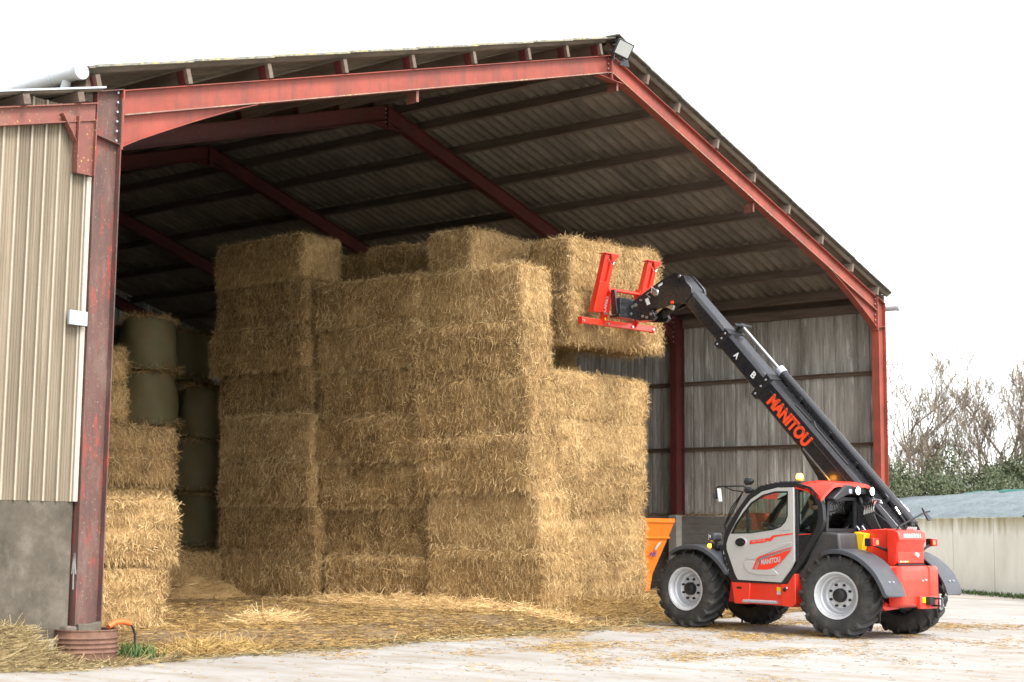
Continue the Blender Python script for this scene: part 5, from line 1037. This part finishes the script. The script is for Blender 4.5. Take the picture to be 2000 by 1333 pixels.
G().lathe([(0, -.04), (.06, -.03), (.07, 0)], (.035, 4.42, 5.80), 'x', 16).build('coupling', 'steel', ho); G().tube([(.0, 4.50, 5.80), (-.02, 4.46, 5.90), (0, 4.40, 5.84)], .012, 6).tube([(.0, 4.52, 5.72), (-.02, 4.60, 5.78), (0, 4.48, 5.84)], .010, 6).build('hose_tails', 'steel', ho)
G().add([(.033, 4.60, 5.73), (.033, 4.68, 5.71), (.033, 4.63, 5.59), (.033, 4.55, 5.61)], [(0, 1, 2, 3)]).build('decal', 'white_print', ho, smooth=0); G().add([(.033, 4.26, 5.97), (.033, 4.36, 5.93), (.033, 4.36, 5.89), (.033, 4.26, 5.93)], [(0, 1, 2, 3)]).build('decal', 'white_print', ho, smooth=0)
G().tube([(.23, 4.02, 5.62), (.23, 4.42, 5.40)], .055, 12).build('crowd_ram', 'hub_black', bm_); G().tube([(.10, 4.28, 5.56), (.10, 4.56, 5.40)], .024, 10).build('crowd_rod', 'chrome', bm_); G().box((.06, 4.12, 5.53), (.05, .22, .09), Matrix.Rotation(R(25), 3, 'X')).build('valve_block', 'steel', bm_, bevel=.008); G().box((.03, 4.03, 5.58), (.04, .06, .05)).build('valve_cap', 'letter_orange', bm_, bevel=.006)
ca = G(); ca.prism([(4.42, 5.36), (4.50, 5.30), (4.80, 5.33), (5.05, 5.40), (5.12, 5.60), (5.0, 5.66), (4.85, 5.52), (4.5, 5.50)], .02, .10); ca.prism([(4.42, 5.36), (4.50, 5.30), (4.80, 5.33), (5.05, 5.40), (5.12, 5.60), (5.0, 5.66), (4.85, 5.52), (4.5, 5.50)], .36, .44); ca.bx(-.20, .62, 5.06, 5.16, 5.42, 5.76); ca.prism([(5.16, 5.92), (5.26, 5.92), (5.24, 5.46), (5.10, 5.46)], -.24, -.20); ca.prism([(5.16, 5.92), (5.26, 5.92), (5.24, 5.46), (5.10, 5.46)], .62, .66); ca.bx(-.24, .66, 5.04, 5.28, 5.40, 5.45)
cao = ca.build('tool_carrier', 'boom_black', bm_, bevel=.006)
for a, b in ((4.52, 5.42), (4.62, 5.37), (5.0, 5.47), (4.72, 5.40)): G().lathe([(0, -.02), (.026, -.015), (.028, 0)], (.02, a, b), 'x', 10).build('pin', 'steel', cao)
# mast plates and hoses at the boom foot
for x0 in (-.055, .475): G().prism([(.30, 1.0), (.34, 1.78), (.30, 2.02), (.12, 2.02), (-.30, 1.74), (-.48, 1.56), (-.50, 1.0)], x0, x0+.035).build('mast_plate', 'boom_black', T, bevel=.008)
G().lathe([(0, -.03), (.05, -.03), (.06, 0)], (-.055, .12, 1.93), 'x', 14).build('pivot_cap', 'hub_black', T)
for q in range(5):
    o_ = q*.045; x = -.10-.008*q
    G().tube([(x, .06-o_, 1.86+.012*q), (x, .045-o_, 1.96+.012*q), (x, -.0-o_, 2.04+.006*q), (x, -.07-o_, 2.05), (x, -.13-o_*.8, 2.0)], .012, 6).build('fitting', 'chrome', T)
    G().tube([(x, .06-o_, 1.84+.012*q), (x, .05-o_, 1.90)], .020, 8).build('ferrule', 'steel', T)
    G().tube([(x, .06-o_, 1.85), (x, .02-o_, 1.76), (x+.01, -.06-o_*.9, 1.64), (x+.03, -.10-o_*.8, 1.52)], .016, 7).build('hose', 'rubber', T)
    y_ = -.10-.055*q; z_ = 2.08-.05*q
    G().tube([(.50, y_+.05, z_+.06), (.50, y_, z_)], .022, 8).build('ferrule', 'chrome', T); G().tube([(.50, y_, z_), (.48, y_-.12, z_-.14), (.44, y_-.20-.01*q, z_-.32), (.36, y_-.18, 1.58)], .018, 7).build('hose', 'rubber', T)
    G().tube([(.20+.06*q, -.28, 1.95-.05*q), (.20+.06*q, -.36, 1.84-.04*q)], .020, 8).build('ferrule', 'chrome', T); G().tube([(.20+.06*q, -.36, 1.84-.04*q), (.20+.06*q, -.44, 1.74-.03*q), (.20+.05*q, -.46, 1.60)], .017, 7).build('hose', 'rubber', T); G().tube([(.16+.05*q, -.50, 1.585), (.17+.05*q, -.52, 1.66)], .021, 8).build('ferrule', 'chrome', T)
for q in range(2): G().tube([(-.08, .22-.1*q, 1.66), (-.09, .12-.1*q, 1.55)], .02, 8).build('ferrule', 'chrome', T)
G().box((.44, .02, 2.13), (.05, .06, .06)).build('valve_cap', 'letter_orange', T, bevel=.01)

# ------------------------------------------------------------ red bale fork on the carrier
K = empty('bale_fork', LW(.09, 5.72, 5.33), -HD); tag(K, 'bright red bale fork frame with two folded uprights on the loader boom', 'bale fork')
# local: x right, y forward, z up from the lower bar
G().bx(-.95, .93, -.05, .05, -.045, .065).build('lower_bar', 'loader_red', K, bevel=.012)
for x in (-.92, -.30, .34, .90): G().lathe([(0, -.08), (.022, -.08), (.022, -.05), (0, -.05)], (x, 0, .0), 'y', 10).build('bolt', 'steel', K)
for x in (-.94, .92): G().box((x, 0, .01), (.035, .125, .135)).build('end_collar', 'loader_red', K, bevel=.01)
def tilt(x, s, z): return (x, s-.33*(z-.2)/1.0, z)
for xc in (-.56, .56):
    up = empty('upright', (0, 0, 0), 0, K)
    g = G()
    for dx, w_ in ((-.085, .10), (.075, .085)): g.add([tilt(xc+dx+a*w_/2, b, z) for z in (.19, 1.20) for a, b in ((-1, -.07), (1, -.07), (1, .05), (-1, .05))], [(3, 2, 1, 0), (4, 5, 6, 7)]+[(i_, (i_+1) % 4, 4+(i_+1) % 4, 4+i_) for i_ in range(4)])
    g.add([tilt(xc+a*.06, b, z) for z in (.19, 1.19) for a, b in ((-1, -.02), (1, -.02), (1, .03), (-1, .03))], [(3, 2, 1, 0), (4, 5, 6, 7)]+[(i_, (i_+1) % 4, 4+(i_+1) % 4, 4+i_) for i_ in range(4)])
    g.build('channel', 'loader_red', up, bevel=.006)
    G().add([tilt(xc+a, b, z) for z in (.19, .72) for a, b in ((-.15, -.10), (.02, -.10), (.02, -.071), (-.15, -.071))], [(3, 2, 1, 0), (4, 5, 6, 7)]+[(i_, (i_+1) % 4, 4+(i_+1) % 4, 4+i_) for i_ in range(4)]).build('stiffener', 'loader_red', up, bevel=.006)
    p = tilt(xc, 0, 1.22); G().box((p[0], p[1]-.01, p[2]), (.34, .17, .022)).add([tilt(xc-.02, -.075, 1.21), tilt(xc+.19, -.075, 1.21), tilt(xc+.06, -.075, 1.06), tilt(xc-.02, -.095, 1.21), tilt(xc+.19, -.095, 1.21), tilt(xc+.06, -.095, 1.06)], [(0, 1, 2), (5, 4, 3), (0, 3, 4, 1), (1, 4, 5, 2), (2, 5, 3, 0)]).build('top_plate', 'loader_red', up, bevel=.005)
    G().tube([tilt(xc-.08, -.09, 1.14), tilt(xc+.0, -.12, 1.05), tilt(xc+.06, -.11, 1.03), tilt(xc+.10, -.09, 1.08)], .009, 6).build('safety_clip', 'chrome', up)
for xc in (-.40, .42): G().prism([(-.06, -.02), (.04, -.02), (.02, .45), (-.07, .72), (-.20, .68), (-.26, .50), (-.16, .10)], xc-.014, xc+.014).build('side_plate', 'loader_red', K, bevel=.004)
G().prism([(-.62, .22), (-.36, .22), (-.36, .60), (-.50, .60)], -.06, -.03, 'y').build('web_plate', 'loader_red', K, bevel=.004)
G().tube([(-.44, -.17, .61), (.46, -.17, .61)], .035, 14).build('hook_tube', 'loader_red', K); G().lathe([(.030, -.02), (.06, -.02), (.06, .02), (.03, .02)], (-.43, -.17, .61), 'x', 16, True).build('tube_boss', 'loader_red', K)
G().tube([(-.50, -.16, .17), (-.36, -.16, .15)], .018, 8).build('locking_pin', 'steel', K); G().lathe([(0, -.03), (.03, -.02), (.03, 0)], (-.41, -.10, .07), 'y', 10).build('pin', 'yellow_paint', K)
lettering('lettering', 'LAMIET', (-.4165, -.12, .20), (0, -.25, .97), (0, .97, .25), .30, .075, 'white_print', K, .03)
for x in (-.80, .78, -.3, .3): G().tube([(x, .05, .02), (x, .5, .02), (x, 1.05, .02)], [.022, .02, .004], 8).build('tine', 'steel', K)

# ------------------------------------------------------------ driver in the cab
def person():
    o = empty('person', LW(-.58, .68, 1.32), -HD); tag(o, 'person in dark jacket seated at the wheel of the loader', 'person')
    J = dict(pel=(0, 0, .03), ch=(0, -.03, .32), sh=(0, -.02, .47), nk=(0, .0, .54), hd0=(0, .03, .60), lsh=(-.18, -.02, .44), rsh=(.18, -.02, .44), lel=(-.25, .20, .24), rel=(.25, .20, .24), lwr=(-.13, .52, .30), rwr=(.14, .56, .28), lhp=(-.10, .03, .02), rhp=(.10, .03, .02), lkn=(-.15, .48, .06), rkn=(.15, .48, .06), lan=(-.14, .62, -.28), ran=(.14, .62, -.28), lto=(-.14, .78, -.31), rto=(.14, .78, -.31))
    rad = dict(pel=.15, ch=.155, sh=.13, nk=.058, hd0=.055, lsh=.075, rsh=.075, lel=.05, rel=.05, lwr=.032, rwr=.032, lhp=.10, rhp=.10, lkn=.068, rkn=.068, lan=.045, ran=.045, lto=.04, rto=.04)
    E_ = [('pel', 'ch'), ('ch', 'sh'), ('sh', 'nk'), ('nk', 'hd0'), ('sh', 'lsh'), ('sh', 'rsh'), ('lsh', 'lel'), ('rsh', 'rel'), ('lel', 'lwr'), ('rel', 'rwr'), ('pel', 'lhp'), ('pel', 'rhp'), ('lhp', 'lkn'), ('rhp', 'rkn'), ('lkn', 'lan'), ('rkn', 'ran'), ('lan', 'lto'), ('ran', 'rto')]
    ks = list(J); me = bpy.data.meshes.new('body'); me.from_pydata([J[k] for k in ks], [(ks.index(a), ks.index(b)) for a, b in E_], []); b = bpy.data.objects.new('body', me); link(b, o); b.modifiers.new('skin', 'SKIN'); sv = me.skin_vertices[0].data
    for i_, k in enumerate(ks): sv[i_].radius = (rad[k], rad[k]*.85)
    sv[0].use_root = True; m = b.modifiers.new('sub', 'SUBSURF'); m.levels = 2; m.render_levels = 2; me.materials.append(MT['jacket'])
    g = G(); g.lathe([(0, -.125), (.05, -.118), (.072, -.08), (.080, -.03), (.086, .02), (.084, .07), (.06, .115), (0, .13)], (0, .045, .71), 'z', 20); g.v = [(x, .045+(y_-.045)*1.18, z) for x, y_, z in g.v]; g.prism([(.135, .715), (.168, .685), (.135, .675)], -.014, .014); hd__ = g.build('head', 'skin', o, smooth=60)
    for s in (-1, 1):
        G().lathe([(0, -.012), (.03, -.008), (.03, .008), (0, .012)], (s*.088, .03, .70), 'x', 10).build('ear', 'skin', hd__); G().lathe([(0, -.006), (.011, 0), (0, .006)], (s*.032, .140, .725), 'y', 10).build('eye', 'white_print', hd__)
        wr = Vector(J['lwr' if s < 0 else 'rwr']); hg = G(); hg.tube([wr, wr+Vector((0, .05, .015)), wr+Vector((0, .085, .02))], [.03, .042, .036], 10)
        for q in range(4): b0 = wr+Vector((-.03+.02*q, .08, .025)); hg.tube([b0, b0+Vector((0, .035, .012)), b0+Vector((0, .045, -.02)), b0+Vector((0, .02-.004*abs(q-1), -.04))], [.011, .010, .009, .007], 7)
        hg.tube([wr+Vector((-s*.03, .03, .01)), wr+Vector((-s*.055, .06, .015)), wr+Vector((-s*.045, .085, -.01))], [.013, .011, .008], 7); hg.build('hand', 'skin', o, smooth=60)
    G().bx(-.025, .025, .125, .132, .655, .661).build('mouth', 'red_print', hd__)
    g = G(); g.lathe([(.088, -.06), (.096, .0), (.095, .06), (.07, .125), (0, .145)], (0, .025, .715), 'z', 20); g.v = [(x, .025+(y_-.025)*1.12-(.03 if z < .74 and y_ > .03 else 0), z) for x, y_, z in g.v]; g.build('hair', 'hair', hd__, smooth=60)
person()

# rear group sits a little towards the cab, like the boom above it
for o in T.children:
    b = o.name.split('.')[0]
    if b in ('rear_hood', 'rear_hatch', 'hood_gap', 'lock', 'hinge', 'counterweight', 'lower_lip', 'tow_hitch', 'rear_mirror', 'mast_plate', 'pivot_cap', 'hose', 'ferrule', 'fitting', 'valve_cap') or (b in ('lettering', 'decal') and o.data.vertices and min(v.co.y for v in o.data.vertices) < -.6): o.location.x -= .11
# ------------------------------------------------------------ set the barn and all that stands in it on the site
SM = Matrix.Translation(SITE) @ Matrix.Scale(KB, 4)
BARN_SIDE = ('hay_barn', 'lean_to_shed', 'floodlight', 'straw_bale', 'round_bale', 'straw_heap', 'floor_straw', 'edge_straw', 'barn_floor', 'mud_strip', 'baler_twine', 'grass_tuft', 'rusty_drum', 'drain_pipe', 'feed_hopper')
for o in COL.objects:
    if o.parent is None and o.name.split('.')[0] in BARN_SIDE and o.get('group') != 'straw bales on the fork': o.matrix_basis = SM @ o.matrix_basis
